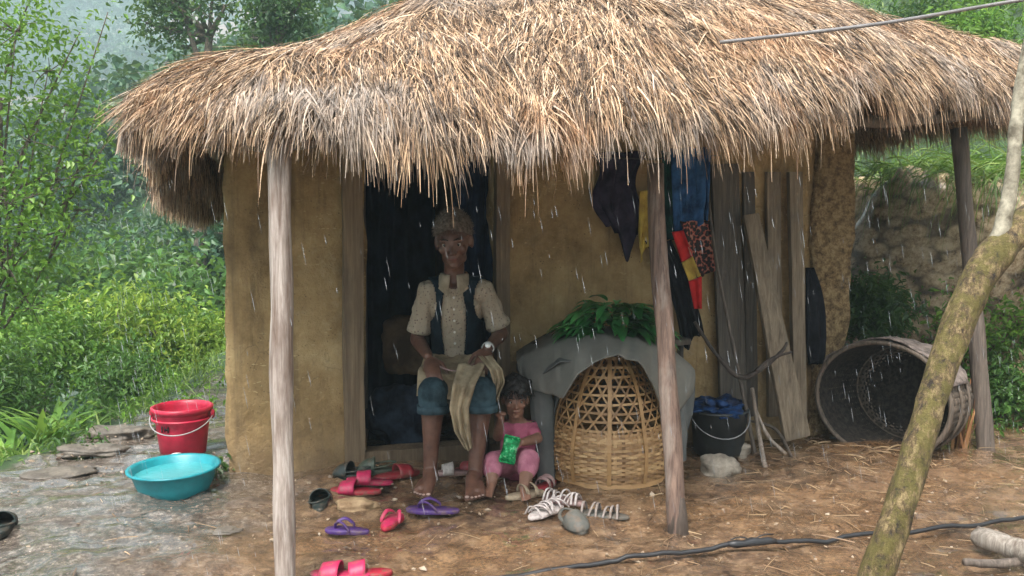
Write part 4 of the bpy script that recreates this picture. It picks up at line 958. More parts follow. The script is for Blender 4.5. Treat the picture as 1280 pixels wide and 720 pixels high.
pd(t, 'upper_layer', drape(top_pts, bot_pts, Yt, Yb, .40), M_FELT, .006)
b2 = [(655, 474), (664, 480), (676, 470), (700, 452), (725, 452), (745, 446), (772, 438), (800, 448), (826, 486), (838, 540), (852, 560), (864, 520)]
pd(t, 'lower_layer', drape([(a, b_+12) for a, b_ in top_pts], b2, [y+.09 for y in Yt], [y+.08 for y in Yb], .30, seed=3, fold=.006), M_FELT2, .006)
def flap(pts_, ws, seed, root, mat, th=.03, name='hanging_flap'):
    mb = MB(); n = 30; m = 22; V = []
    for i in range(n):
        u = i/(n-1)*(len(pts_)-1); k = min(int(u), len(pts_)-2); f_ = u-k; c = pts_[k]*(1-f_)+pts_[k+1]*f_; w = ws[k]*(1-f_)+ws[k+1]*f_
        for j in range(m):
            a = 2*math.pi*j/m; r = 1+.25*float(fbm(math.cos(a)*1.6+seed, math.sin(a)*1.6, u*.5, 2, seed)); V.append(c+np.array([math.cos(a)*w*r, math.sin(a)*th*r, 0]))
    mb.grid(np.array(V).reshape(n, m, 3).transpose(1, 0, 2).reshape(-1, 3), m, n, wrap=True); return part(root, name, mb, mat)
flap([P(672, 468, 4.50), P(678, 500, 4.47), P(680, 545, 4.45), P(684, 602, 4.43)], [.035, .062, .055, .045], 2, t, M_FELT2)
flap([P(838, 452, 4.55), P(845, 500, 4.52), P(848, 545, 4.5), P(850, 575, 4.5)], [.03, .05, .045, .03], 5, t, M_FELT2)
mb = MB(); V = []
for i in range(40):
    a = R(-12)+R(204)*i/39
    for j in range(14): z = .015+.60*j/13; r = pr(z)+.030+.012*float(fbm(a*3, z*4, 0, 2, 4)); V.append(bc+[r*math.cos(a), r*math.sin(a), z])
mb.grid(np.array(V), 40, 14); pd(t, 'rear_light_block', mb, M_FELT2, .008)  # dark sheet added behind the basket to block light through the lattice
# greens
t = thing('leafy_greens', P(768, 418, 4.62), 'heap of freshly cut dark green leaves on top of the grey cloth', 'leaves')
mb = MB(); nl = 230; cx = P(768, 417, 4.56)
for i in range(nl):
    bx = cx+np.array([RNG.uniform(-.2, .19), RNG.uniform(-.10, .14), .0]); bx[2] += RNG.uniform(0, .17)*max(.1, 1-((bx[0]-cx[0])/.21)**2); a = math.atan2(bx[1]-cx[1]-.02, bx[0]-cx[0])+RNG.normal(0, .6)
    d = np.array([math.cos(a), math.sin(a)*.7, RNG.uniform(-.1, .7)]); d /= np.linalg.norm(d); L = RNG.uniform(.09, .17); w = L*RNG.uniform(.32, .46); sd_ = np.cross(d, [0, 0, 1]); sd_ /= np.linalg.norm(sd_); V = []; p = bx.copy()
    for k in range(8):
        tt = k/7; ww = w*.5*math.sin(math.pi*min(1, tt*.95+.04)**.8)+.001; nn = np.cross(sd_, d); V += [p-sd_*ww+nn*ww*.3, p.copy(), p+sd_*ww+nn*ww*.3]; d = d+np.array([0, 0, -.17]); d /= np.linalg.norm(d); p = p+d*L/7
    mb.grid(np.array(V), 8, 3)
M_GREEN = mat_leaf('fresh_leaf', (.015, .08, .022), (.04, .20, .05), (.09, .36, .10), .2, .3)
part(t, 'leaf_heap', mb, M_GREEN); mb = MB()
for i in range(12):
    c0 = cx+np.array([RNG.uniform(-.12, .12), RNG.uniform(-.05, .08), .02]); mb.tube(bezier(c0, c0+[RNG.normal(0, .03), 0, .06], c0+[RNG.normal(0, .06), RNG.normal(0, .03), RNG.uniform(.07, .15)], 6), .0035, 5)
part(t, 'stem', mb, M_GREEN)

# --- large basket lying on its side
M_OLDW = NT('old_wicker'); o = M_OLDW.coord('UV') if False else M_OLDW.coord(); c = M_OLDW.ramp(M_OLDW.island(), [(0, (.04, .03, .02)), (.6, (.09, .068, .05)), (1, (.17, .13, .10))])
M_OLDW.col(M_OLDW.mix(c, (.04, .03, .022), M_OLDW.ramp(M_OLDW.noise(o, 12, 4), [(.45, 0.), (.65, .8)]))); M_OLDW.rough(.8); M_OLDW = M_OLDW.m
M_OLDP = mat_wood('pale_split_cane', (.16, .12, .09), (.05, .04, .03))
ctr = P(1102, 470, 4.90); ax = np.array([.74, .67, -.02]); ax /= np.linalg.norm(ax)
rad = .315; ctr[2] = rad*.97+gz(ctr[0], ctr[1]); LB = .36
e1 = np.cross(ax, [0, 0, 1]); e1 /= np.linalg.norm(e1); e2 = np.cross(e1, ax)
def cyl(a, s, r): return ctr+ax*s+(e1*1.17*math.cos(a)+e2*.98*math.sin(a))*r
t = thing('lying_basket', ctr*[1, 1, 0], 'huge old wicker basket lying on its side with its dark mouth towards the yard', 'basket')
rr = lambda s: rad*(1-.10*(s/LB)**2)
mb = MB(); NW = 52
for k in range(NW):
    a = 2*math.pi*k/NW; strip(mb, [cyl(a, s, rr(s)+.002*(-1)**k) for s in np.linspace(0, LB, 10)], .017, .003, lambda p: (lambda v: v/np.linalg.norm(v))(p-ctr-ax*((p-ctr)@ax)))
for i, s in enumerate(np.linspace(.008, LB, 44)):
    strip(mb, [cyl(2*math.pi*k/(NW*4), s, rr(s)+.004*math.cos(k*math.pi/4+(i % 2)*math.pi)) for k in range(NW*4+1)], .0095, .002, lambda p: (lambda v: v/np.linalg.norm(v))(p-ctr-ax*((p-ctr)@ax)))
part(t, 'side', mb, M_OLDW, smooth=False)
mb = MB()
for i, r in enumerate(np.linspace(.015, rr(LB), 32)):
    strip(mb, [cyl(2*math.pi*k/160, LB+.03*(1-(r/rad)**2)+.004*math.cos(k*1.2+(i % 2)*math.pi), r) for k in range(161)], .0085, .002, lambda p: ax)
for k in range(30):
    a = 2*math.pi*k/30; strip(mb, [cyl(a, LB+.03*(1-(r/rad)**2), r) for r in np.linspace(.0, rr(LB), 8)], .014, .002, lambda p: ax)
part(t, 'bottom', mb, M_OLDW, smooth=False)
mb = MB(); nu, nv = 48, 14; V = [cyl(2*math.pi*i/nu, LB*j/(nv-1)*1.0+.004, rr(LB*j/(nv-1))-.005) for i in range(nu) for j in range(nv)]; mb.grid(np.array(V), nu, nv, wrap=True)
V = [cyl(2*math.pi*i/nu, LB+.012, r) for i in range(nu) for r in (.001, .1, .2, rr(LB)-.005)]; mb.grid(np.array(V), nu, 4, wrap=True)
M_LIN = mat_simple('shade_dark_liner', (.035, .027, .02), (.010, .008, .006), 40, .9, .9, 90, contrast=(.42, .6)); o_ = part(t, 'light_block_liner', mb, M_LIN)  # added liner: blocks light, its near-black colour stands in for shade inside
mb = MB(); pts_ = [cyl(a, -.006, rad+.004) for a in np.linspace(0, 2*math.pi, 80)]; mb.tube(pts_, .013, 8, False, .15, 3); part(t, 'rim', mb, M_OLDP)
for s in (.12, .25):
    mb = MB(); mb.tube([cyl(a, s, rr(s)+.010) for a in np.linspace(0, 2*math.pi, 70)], .008, 7, False, .15, 6); part(t, 'hoop', mb, M_OLDP)
# mat slung over it
mb = MB(); nu, nv = 40, 16; V = []
for i in range(nu):
    a = R(22)+(R(142))*i/(nu-1)
    for j in range(nv):
        s = -.01+.30*j/(nv-1); V.append(cyl(a, s+.03*float(fbm(a*2, 1, 0, 2, 3)), rr(max(s, 0))+.020+.012*float(fbm(a*4, s*6, 0, 3, 5))))
mb.grid(np.array(V), nu, nv)
M_MAT = mat_simple('worn_mat', (.24, .19, .165), (.06, .048, .04), 26, .9, .9, 120, (1, 1, 1)); o_ = single('worn_mat', mb, M_MAT, 'worn pale mat slung over the top of the lying basket', 'mat'); solid(o_, .008); smooth_o(o_)
# rust-coloured stump of dry stalks behind the trunk
mb = MB(); c0 = P(1200, 520, 5.0); c0[2] = gz(c0[0], c0[1]); n = 34; base = c0+np.stack([RNG.normal(0, .025, n), RNG.normal(0, .03, n), np.zeros(n)], 1)
ribbons(mb, base, np.stack([RNG.normal(.05, .14, n), RNG.normal(0, .1, n), np.ones(n)], 1), RNG.uniform(.2, .40, n), RNG.uniform(.008, .016, n), RNG.uniform(0, .3, n), None, 4, .5)
M_RUST = NT('dry_husk'); M_RUST.col(M_RUST.ramp(M_RUST.island(), [(0, (.07, .03, .015)), (.6, (.26, .11, .04)), (1, (.40, .22, .09))])); M_RUST.rough(.7); M_RUST = M_RUST.m
single('dry_stalks', mb, M_RUST, 'rusty orange bundle of dry stalks between the lying basket and the porch post', 'stalks', smooth=False, loc=c0)
# roots and brush under the basket
mb = MB(); 
for i in range(46):
    p = G(RNG.uniform(1005, 1165), RNG.uniform(548, 572)); p[2] = gz(p[0], p[1])+.012; a = RNG.normal(0, .6); L = RNG.uniform(.05, .16); d = np.array([math.cos(a), math.sin(a), 0])*L; mb.tube(bezier(p, p+d*.5+[0, 0, RNG.uniform(0, .04)], p+d, 5), RNG.uniform(.002, .005), 5)
single('brushwood', mb, M_LIT, 'tangle of thin twigs and straw along the foot of the lying basket', 'twigs', kind='stuff')

# --- hanging clothes
def garment(name, corners, off, mat, label, cat, seed, amp=.03, nu=34, nv=30, th=.004, hem=None, side=None):
    """corners: left x(top),left x(bottom),right x(top),right x(bottom), top y, bottom y in photo pixels on a plane off the wall"""
    xl0, xl1, xr0, xr1, y0, y1 = corners; V = []
    for i in range(nu):
        u = i/(nu-1)
        for j in range(nv):
            v = j/(nv-1); xl = xl0+(xl1-xl0)*v; xr = xr0+(xr1-xr0)*v
            if side: xl += side[0](v); xr += side[1](v)
            x = xl+(xr-xl)*u; yb = y1+(hem(u) if hem else 0); y = y0+(yb-y0)*v
            p = WP(x, y, off); q = amp*float(fbm(u*4+seed, v*.8, seed, 3, seed))*(.4+.6*v)+amp*.4*math.sin(u*14+seed+v); V.append(p+NX*abs(q)*1.5+np.array([q*.5, 0, q*.3]))
    mb = MB(); mb.grid(np.array(V), nu, nv); o = single(name, mb, mat, label, cat); solid(o, th); smooth_o(o); return o
C_NAVY = mat_cloth('navy_cloth', (.022, .025, .055), (.010, .010, .022)); C_PURP = mat_cloth('dark_purple_cloth', (.035, .028, .05), (.014, .011, .022))
C_BLUE = mat_cloth('blue_cloth', (.03, .10, .24), (.012, .035, .09)); C_GREEN = mat_cloth('bottle_green_cloth', (.012, .06, .05), (.006, .02, .02))
C_RED = mat_cloth('red_cloth', (.55, .03, .03), (.35, .02, .02)); C_YEL = mat_cloth('yellow_cloth', (.50, .36, .07), (.3, .2, .05)); C_BLK = mat_cloth('black_cloth', (.016, .017, .022), (.008, .008, .01))
garment('shirt', (738, 752, 808, 796, 190, 292), .07, C_PURP, 'dark purple shirt hanging high on the wall above the greens', 'clothing', 3, hem=lambda u: 34*math.exp(-((u-.55)/.14)**2)-10*(u < .2), side=(lambda v: 8*math.sin(v*7), lambda v: -10*math.sin(v*5)))
garment('cloth_strip', (800, 796, 826, 816, 238, 330), .10, C_YEL, 'small dull yellow cloth hanging just left of the middle porch post', 'cloth', 5, nu=16, hem=lambda u: -40*u)
garment('shawl', (824, 830, 846, 842, 190, 300), .09, C_GREEN, 'bottle green cloth hanging between the middle porch post and the blue one', 'clothing', 7, nu=18)
garment('jacket', (838, 842, 888, 884, 185, 286), .12, C_BLUE, 'blue garment hanging high on the wall above the striped scarf', 'clothing', 9, hem=lambda u: 12*math.sin(u*5))
garment('trousers', (806, 850, 838, 876, 300, 425), .10, C_BLK, 'black and navy trousers hanging slantwise behind the middle porch post', 'clothing', 11, side=(lambda v: 8*math.sin(v*3), lambda v: 4*math.sin(v*3)), hem=lambda u: 10*math.sin(u*6))
garment('net_cloth', (1005, 1006, 1014, 1026, 335, 455), .05, C_BLK, 'black frayed cloth hanging between the planks and the crumbly corner', 'cloth', 13, nu=16, side=(lambda v: 0, lambda v: 10*math.sin(v*3)))
# striped scarf: red, yellow, red bands
t = thing('scarf', WP(862, 340, .16), 'pointed scarf with red and yellow bands hanging beside the middle porch post', 'scarf')
def band(poly, off, name, mat, root, seed=0, nv=10, nu=12):
    (ax0, ay0), (bx0, by0), (cx0, cy0), (dx0, dy0) = poly; V = []
    for i in range(nu):
        u = i/(nu-1)
        for j in range(nv):
            v = j/(nv-1); x = (ax0*(1-u)+bx0*u)*(1-v)+(dx0*(1-u)+cx0*u)*v; y = (ay0*(1-u)+by0*u)*(1-v)+(dy0*(1-u)+cy0*u)*v
            V.append(WP(x, y, off+.012*math.sin(u*7+seed)))
    mb = MB(); mb.grid(np.array(V), nu, nv); o = part(root, name, mb, mat); solid(o, .004); return smooth_o(o)
band([(840, 290), (854, 288), (866, 320), (852, 328)], .16, 'red_band', C_RED, t)
band([(852, 328.5), (866, 320.5), (876, 345), (861, 351)], .16, 'yellow_band', C_YEL, t, 1)
band([(861, 351.5), (877, 345.5), (877, 386), (868, 386)], .16, 'red_band', C_RED, t, 2)
M_DOT = NT('dotted_cloth'); o = M_DOT.coord(); vv = M_DOT.add('ShaderNodeTexVoronoi', Scale=52); M_DOT.l(o, vv.inputs['Vector']); M_DOT.col(M_DOT.ramp(vv.outputs['Distance'], [(.0, (.02, .015, .015)), (.56, (.02, .015, .015)), (.62, (.28, .05, .035)), (.85, (.36, .2, .14))])); M_DOT.rough(.9); M_DOT = M_DOT.m
garment('patterned_cloth', (850, 872, 890, 886, 276, 350), .13, M_DOT, 'dark cloth with pale red spots hanging right of the striped scarf', 'cloth', 15, nu=18, hem=lambda u: -12*u)
mb = MB(); mb.tube([WP(732, 196, .10), WP(812, 199, .13), WP(900, 194, .12)], .004, 6); single('clothes_line', mb, M_BLACK, 'dark cord along the wall top that the clothes hang from', 'cord')
# --- doorway: curtain, sack, dark bundle
def inw(px, py, d): return WP(px, py, -d)
def curtain(x0, x1, y0, y1, d, mat, name, label, seed, amp=.03, cat='curtain', nu=40, nv=24, hem=None):
    V = []
    for i in range(nu):
        u = i/(nu-1)
        for j in range(nv):
            v = j/(nv-1); p = inw(x0+(x1-x0)*u, y0+(y1+(hem(u) if hem else 0)-y0)*v, d); q = amp*(math.sin(u*22+seed)*.6+float(fbm(u*6, v, seed, 3, seed))); V.append(p+NX*q)
    mb = MB(); mb.grid(np.array(V), nu, nv); o = single(name, mb, mat, label, cat); solid(o, .003); return smooth_o(o)
C_CURT = mat_cloth('navy_curtain', (.014, .026, .055), (.005, .007, .014), 5)
curtain(566, 628, 195, 470, .12, C_CURT, 'door_curtain', 'navy curtain gathered at the right side of the doorway, behind the seated person', 3)
curtain(452, 545, 180, 560, .62, mat_cloth('black_blue_cloth', (.010, .016, .030), (.004, .006, .010), 5), 'door_curtain', 'nearly black curtain hanging inside the left of the doorway', 8, .035)
b = inw(505, 480, .20)
def cloth_lump(c, size, seed, mat, name, label, cat, amp=.3):
    mb = MB(); mb.ball((0, 0, 0), 1, nu=44, nv=26); V = mb.v[0]; V = np.sign(V)*np.abs(V)**(.5 if name == 'sack' else .8); V = V*(1+amp*fbm(V[:, 0]*1.4+seed, V[:, 1]*1.4, V[:, 2]*1.4, 4, seed))[:, None]; mb.v = [V*np.array(size)+c]; return single(name, mb, mat, label, cat)
cloth_lump(inw(508, 432, .22), (.12, .05, .15), 4, mat_cloth('old_sack', (.085, .058, .035), (.04, .028, .018), 8), 'sack', 'brown sack hanging inside the doorway left of the seated person', 'sack', .16)
cloth_lump(inw(505, 525, .26)*[1, 1, 0]+[0, 0, .17], (.17, .12, .17), 6, mat_cloth('dark_bundle', (.03, .045, .07), (.01, .012, .02), 8), 'bundle', 'dark blue bundle on the floor inside the doorway under the brown sack', 'bundle', .3)

# --- footwear
def sole_pts(L, Wd, n=40, side=1):
    out = []
    for k in range(n):
        a = 2*math.pi*k/n; y = math.cos(a); x = math.sin(a); w = .5*Wd*(1+.16*y-.22*math.exp(-((y+.1)/.35)**2)*(1 if x*side > 0 else .4)); out.append((x*w, y*L/2))
    return out
def ext(mb, outline, z0, z1, X, bulge=.0):
    n = len(outline); lay = [(z0, .97), (z0+(z1-z0)*.2, 1.), (z1-(z1-z0)*.2, 1.), (z1, .97)]; V = []
    for z, s in lay:
        for x, y in outline: V.append((x*s, y*s, z+bulge*((y)**2)*6))
    V = np.array([X(v) for v in V]); Fc = [(i*n+k, i*n+(k+1) % n, (i+1)*n+(k+1) % n, (i+1)*n+k) for i in range(3) for k in range(n)]+[tuple(range(n-1, -1, -1)), tuple(3*n+k for k in range(n))]; mb.add(V, Fc)
def xf(px, py, head, tilt=0, roll=0, z=None):
    b = GG(px, py) if z is None else G(px, py, z); M_ = rotm(R(tilt), R(roll), 0); H = rotm(0, 0, R(head))
    return b, (lambda v: b+np.array([0, 0, .004])+H @ (M_ @ np.asarray(v, float)))
def flipflop(px, py, head, L, mat, label, strap_mat=None, tilt=0, roll=0, z=None, group=None, side=1, thick=.016, insole=None):
    b, X = xf(px, py, head, tilt, roll, z); t = thing('flip_flop', b, label, 'footwear', group); Wd = L*.40
    mb = MB(); ext(mb, sole_pts(L, Wd, side=side), 0, thick, X); part(t, 'sole', mb, mat)
    if insole: mb = MB(); ext(mb, [(x*.86, y*.9) for x, y in sole_pts(L, Wd, side=side)], thick-.001, thick+.003, X); part(t, 'insole', mb, insole)
    for s in (-1, 1):
        mb = MB(); q = [X(v) for v in ((0, L*.27, thick), (s*Wd*.12, L*.24, thick+.022), (s*Wd*.34, L*.08, thick+.034), (s*Wd*.47, -L*.08, thick+.012), (s*Wd*.48, -L*.11, thick-.004))]; q, r_ = spline(q, [.004, .0065, .009, .008, .005], 5); mb.tube(q, r_, 8, True, flat=.55); part(t, 'strap', mb, strap_mat or mat)
    return t
def clog(px, py, head, L, mat, label, tilt=0, roll=0, kind='clog', z=None, dark=None, group=None):
    b, X = xf(px, py, head, tilt, roll, z); t = thing(kind, b, label, 'footwear', group); Wd = L*.42
    mb = MB(); ext(mb, sole_pts(L, Wd), 0, .022, X); part(t, 'sole', mb, mat)
    mb = MB(); nu, nv = 22, 15; V = []                       # vamp: half dome over the front
    for i in range(nu):
        a = math.pi*i/(nu-1)
        for j in range(nv):
            v = j/(nv-1); y = L*(.02+.46*v); w = Wd*.54*math.sqrt(max(0, 1-(max(0, v-.35)/.65)**2.4))*(1+.03*math.sin(v*5)); h = .062*(1-.55*v)*math.sqrt(max(0, 1-(max(0, v-.45)/.55)**2.5)); V.append(X((math.cos(a)*w, y, .016+math.sin(a)**.8*h)))
    mb.grid(np.array(V), nu, nv); o = part(t, 'upper', mb, mat); solid(o, .005, -1); smooth_o(o)
    mb = MB(); q = [X(v) for v in ((-Wd*.5, L*.06, .035), (-Wd*.5, -L*.25, .045), (0, -L*.5, .052), (Wd*.5, -L*.25, .045), (Wd*.5, L*.06, .035))]; q, r_ = spline(q, [.008]*5, 6); mb.tube(q, r_, 8, True, flat=.5); part(t, 'heel_strap', mb, dark or mat)
    return t
def slide(px, py, head, L, mat, label, band_mat, tilt=0, roll=0, z=None, nb=1, group=None, name='sandal'):
    b, X = xf(px, py, head, tilt, roll, z); t = thing(name, b, label, 'footwear', group); Wd = L*.40
    mb = MB(); ext(mb, sole_pts(L, Wd), 0, .018, X); part(t, 'sole', mb, mat)
    for k in range(nb):
        mb = MB(); nu, nv = 16, 6; V = []; y0 = L*(.08+.0*k) if nb == 1 else L*(.18-.24*k); wd = .30*L if nb == 1 else .09*L
        for i in range(nu):
            a = math.pi*i/(nu-1)
            for j in range(nv): V.append(X((math.cos(a)*Wd*.53, y0+(j/(nv-1)-.3)*wd, .008+math.sin(a)**.7*(.05-.012*j/(nv-1)))))
        mb.grid(np.array(V), nu, nv); o = part(t, 'strap', mb, band_mat); solid(o, .005, -1); smooth_o(o)
    return t
def RB(n, c, r=.5):
    m = NT(n); o = m.coord(); a = m.ramp(m.noise(o, 60, 4), [(.3, tuple(x*.7 for x in c)), (.7, tuple(x*1.15 for x in c))])
    m.col(m.mix(a, (.13, .085, .055), m.ramp(m.noise(o, 26, 5, .75), [(.50, 0.), (.66, .8)]))); m.rough(r); m.bump(m.noise(o, 200, 3), .2, .003); return m.m
S_PUR = RB('purple_rubber', (.055, .02, .14)); S_PINK = RB('pink_rubber', (.45, .02, .085)); S_RED = RB('dark_red_rubber', (.26, .02, .03)); S_CRIM = RB('crimson_rubber', (.36, .012, .035))
S_BLK = RB('dark_green_rubber', (.02, .032, .03)); S_GRY = RB('muddy_grey_leather', (.085, .085, .075), .7); S_OLV = RB('olive_rubber', (.06, .085, .06)); S_BEI = RB('beige_leather', (.36, .28, .19), .7); S_DUST = RB('dusty_pink_leather', (.34, .22, .21), .7)
flipflop(434, 667, 82, .185, S_PUR, 'purple flip-flop lying alone below the yellowish stone', side=-1)
flipflop(541, 641, 84, .235, S_PUR, "purple flip-flop beside the seated person's bare foot")
flipflop(490, 656, -12, .20, S_CRIM, 'small red flip-flop pointing at the camera beside the yellowish stone', S_PINK, insole=S_PINK)
slide(445, 617, 84, .24, S_CRIM, 'bright pink slipper lying crosswise in the pile left of the door', S_PINK)
slide(462, 605, 98, .22, S_PINK, 'second pink slipper, half on top of the other and nearer the door', S_PINK, z=.02, tilt=6)
slide(496, 597, -60, .24, S_RED, 'dark red slipper turned towards the doorway', S_RED)
clog(402, 634, 8, .20, S_BLK, 'shiny black green clog beside the pile of pink slippers', roll=-12)
clog(440, 598, 70, .20, S_BLK, 'dark rubber shoe at the back of the shoe pile by the wall', tilt=-4)
clog(470, 592, 95, .19, S_OLV, 'olive shoe at the back of the shoe pile, nearest the door jamb')
slide(425, 724, 86, .22, S_PINK, 'pink slipper at the bottom edge, left one of the pair', S_PINK)
slide(456, 722, 100, .20, S_CRIM, 'pink slipper at the bottom edge, right one of the pair', S_PINK)
slide(566, 594, 100, .18, S_DUST, "small brown sandal with a white band behind the seated person's legs", RB('white_band', (.55, .5, .46)))
slide(590, 592, 70, .18, S_RED, "small dark red sandal behind the seated person's legs, next to the child", S_RED)
slide(656, 622, -60, .20, S_BEI, 'worn beige sandal at the foot of the small child', S_BEI, nb=2)
slide(683, 610, 150, .17, S_RED, 'dark brown sandal between the child and the cane basket', S_DUST, nb=2)
clog(718, 661, 200, .19, S_GRY, 'muddy grey shoe lying in front of the cane basket', roll=8, kind='shoe')
clog(2, 665, 20, .22, S_BLK, 'black shoe cut by the left edge of the picture', kind='shoe')
# strappy sandals with white lacing
def strappy(px, py, head, mat, sole_m, label, seed, L=.22, loops=9):
    b, X = xf(px, py, head); t = thing('strappy_sandal', b, label, 'footwear'); Wd = L*.4; rg = np.random.default_rng(seed)
    mb = MB(); ext(mb, sole_pts(L, Wd), 0, .014, X); part(t, 'sole', mb, sole_m); mb = MB()
    for k in range(loops):
        y0 = L*(.4-.85*k/loops); y1 = y0+rg.normal(0, .025); q = [X((-Wd*.52, y0, .01)), X((-Wd*.25, (y0*2+y1)/3, .035+rg.uniform(0, .02))), X((Wd*.2, (y0+2*y1)/3, .035+rg.uniform(0, .02))), X((Wd*.52, y1, .01))]; q, r_ = spline(q, [.0055]*4, 6); mb.tube(q, r_, 6, True, flat=.6)
    part(t, 'lacing', mb, mat); return t
S_WLACE = RB('dirty_white_lace', (.50, .44, .42), .8); S_GL = RB('greyish_lace', (.26, .22, .20), .8)
strappy(682, 643, -38, S_WLACE, S_WLACE, 'dirty white laced sandal at the left foot of the cane basket', 3, .23)
strappy(705, 629, 60, S_WLACE, S_DUST, 'dirty white laced sandal touching the rim of the cane basket', 5, .21)
strappy(755, 647, 70, S_GL, S_GRY, 'greyish strappy sandal right of the muddy grey shoe', 7, .22, 6)
# ============================================================ people
M_SKIN = NT('skin'); o = M_SKIN.coord(); M_SKIN.col(M_SKIN.ramp(M_SKIN.noise(o, 22, 4, .6), [(.3, (.075, .033, .022)), (.7, (.15, .072, .048))])); M_SKIN.rough(.4); M_SKIN.bump(M_SKIN.noise(o, 160, 3), .35, .002)
M_SKIN.b.inputs['Subsurface Weight'].default_value = .08; M_SKIN.b.inputs['Subsurface Radius'].default_value = (.01, .004, .002); M_SKIN = M_SKIN.m
M_SKIN2 = NT('child_skin'); o = M_SKIN2.coord(); M_SKIN2.col(M_SKIN2.ramp(M_SKIN2.noise(o, 20, 4, .6), [(.3, (.17, .08, .052)), (.7, (.28, .145, .095))])); M_SKIN2.rough(.5); M_SKIN2 = M_SKIN2.m
M_EYEW = plain('eye_white', (.5, .46, .42), .3, noise=.02, bump=0); M_EYEB = plain('eye_dark', (.012, .008, .006), .2, noise=.02, bump=0); M_LIP = plain('lips', (.17, .055, .045), .5); M_NAIL = plain('nails', (.42, .30, .26), .35)
def remesh(o, vox, smooth_=6, fac=.5):
    mods(o, ('REMESH', dict(mode='VOXEL', voxel_size=vox, use_smooth_shade=True)), ('SMOOTH', dict(factor=fac, iterations=smooth_))); return smooth_o(o)
def lerp(a, b, t): return np.asarray(a)*(1-t)+np.asarray(b)*t

def head(mb, c, Rm, s=1.0, child=False):
    """c: centre of skull, Rm: rotation (columns x right-of-image, y back, z up), s: head height/0.235. Face looks along -y"""
    T = lambda v: np.asarray(c)+Rm @ (np.asarray(v, float)*s)
    def bl(p, r, n=18): mb.ball(T(p), np.array(r if not np.isscalar(r) else [r]*3)*s, Rm, n, 12)
    bl((0, .018, .028), (.074, .092, .088)); bl((0, -.012, .0), (.066, .078, .085)); bl((0, -.02, -.045), (.054, .062, .055))
    bl((0, -.052, -.092), (.026, .024, .019)); bl((0, -.03, -.072), (.045, .045, .032))
    for q in (-1, 1):
        bl((q*.040, -.058, -.022), (.022, .020, .020)); bl((q*.030, -.072, .022), (.027, .014, .009)); bl((q*.0765, .012, -.008), (.010, .020, .032)); bl((q*.072, -.0, -.012), (.008, .012, .02))
        bl((q*.012, -.087, -.032), (.009, .010, .008)); bl((q*.036, -.022, -.070), (.018, .03, .024))
        bl((q*.03, -.070, .0005), (.016, .011, .009))
    mb.limb([T((0, -.074, .012)), T((0, -.086, -.008)), T((0, -.098, -.028))], [.0075*s, .009*s, .0125*s], 10)
    bl((0, -.074, -.056), (.024, .012, .008)); bl((0, -.071, -.068), (.022, .012, .008))
    return T
def face_parts(root, body, T, s, Rm):
    for q in (-1, 1):
        mb = MB(); mb.ball(T((q*.030, -.0705, .002)), .0118*s, nu=14, nv=10); e = part(root, 'eye', mb, M_EYEW, parent=body)
    for q in (-1, 1):
        mb = MB(); mb.ball(T((q*.030, -.0800, .0015)), np.array([.0062, .0035, .0062])*s, Rm, 12, 8); part(root, 'iris', mb, M_EYEB, parent=body)
        mb = MB(); mb.limb([T((q*.014, -.0845, .024)), T((q*.030, -.086, .029)), T((q*.047, -.078, .024))], [.0028*s, .0036*s, .0018*s], 6); part(root, 'eyebrow', mb, M_EYEB, parent=body)
        mb = MB(); mb.limb([T((q*.019, -.0785, .0095)), T((q*.030, -.083, .0125)), T((q*.042, -.0755, .009))], [.0026*s, .0034*s, .0022*s], 6); part(root, 'eyelid', mb, M_SKIN if s > .9 else M_SKIN2, parent=body)
    mb = MB(); mb.limb([T((-.023, -.0775, -.0615)), T((0, -.0865, -.0605)), T((.023, -.0775, -.0615))], [.002*s, .0032*s, .002*s], 6); part(root, 'mouth', mb, M_LIP, parent=body)
def hand(mb, wrist, knuck, palm_n, s=1.0, curl=.5, thumb_side=1, spread=.12, fingers=True):
    """wrist->knuckle direction, palm_n = normal pointing out of the palm"""
    w = np.asarray(wrist, float); k = np.asarray(knuck, float); d = k-w; L = np.linalg.norm(d); d /= L; n = np.asarray(palm_n, float); n = n-d*(n@d); n /= np.linalg.norm(n); sd_ = np.cross(d, n)*thumb_side
    Mx = np.array([sd_, d, n]).T
    mb.ball(w+d*L*.58, np.array([.038, L*.55, .0155])*np.array([s, 1, s]), Mx, 16, 12); mb.ball(w+d*L*.9, np.array([.037, .02, .013])*s, Mx, 16, 10)
    lens = [.071, .080, .075, .060]; offs = [.027, .009, -.009, -.0265]; tips = []
    for i in range(4):
        b = k+sd_*offs[i]*s-d*.006; dd = d+sd_*offs[i]*spread*20*.12; dd /= np.linalg.norm(dd); pts = [b-dd*.02*s, b]; p = b; ang = 0
        for j, fr in enumerate((.45, .31, .24)):
            ang += curl*(.55 if j == 0 else .75)*(1+.12*(i-1.5)); v = dd*math.cos(ang)+n*math.sin(ang); p = p+v*lens[i]*fr*s; pts.append(p)
        mb.limb(pts, [.0092*s, .0088*s, .0080*s, .0074*s, .0062*s], 10); tips.append((pts[-1], v))
    tb = w+d*L*.30+sd_*.024*s; v1 = sd_*.75+d*.75+n*.2; v1 /= np.linalg.norm(v1); p1 = tb+v1*.034*s; v2 = d*.95+sd_*.25+n*.45*curl; v2 /= np.linalg.norm(v2); p2 = p1+v2*.03*s; p3 = p2+(v2+n*.25)*.022*s
    mb.limb([w+d*L*.18+sd_*.012*s, tb, p1, p2, p3], [.012*s, .0135*s, .0105*s, .0095*s, .0075*s], 10); return tips
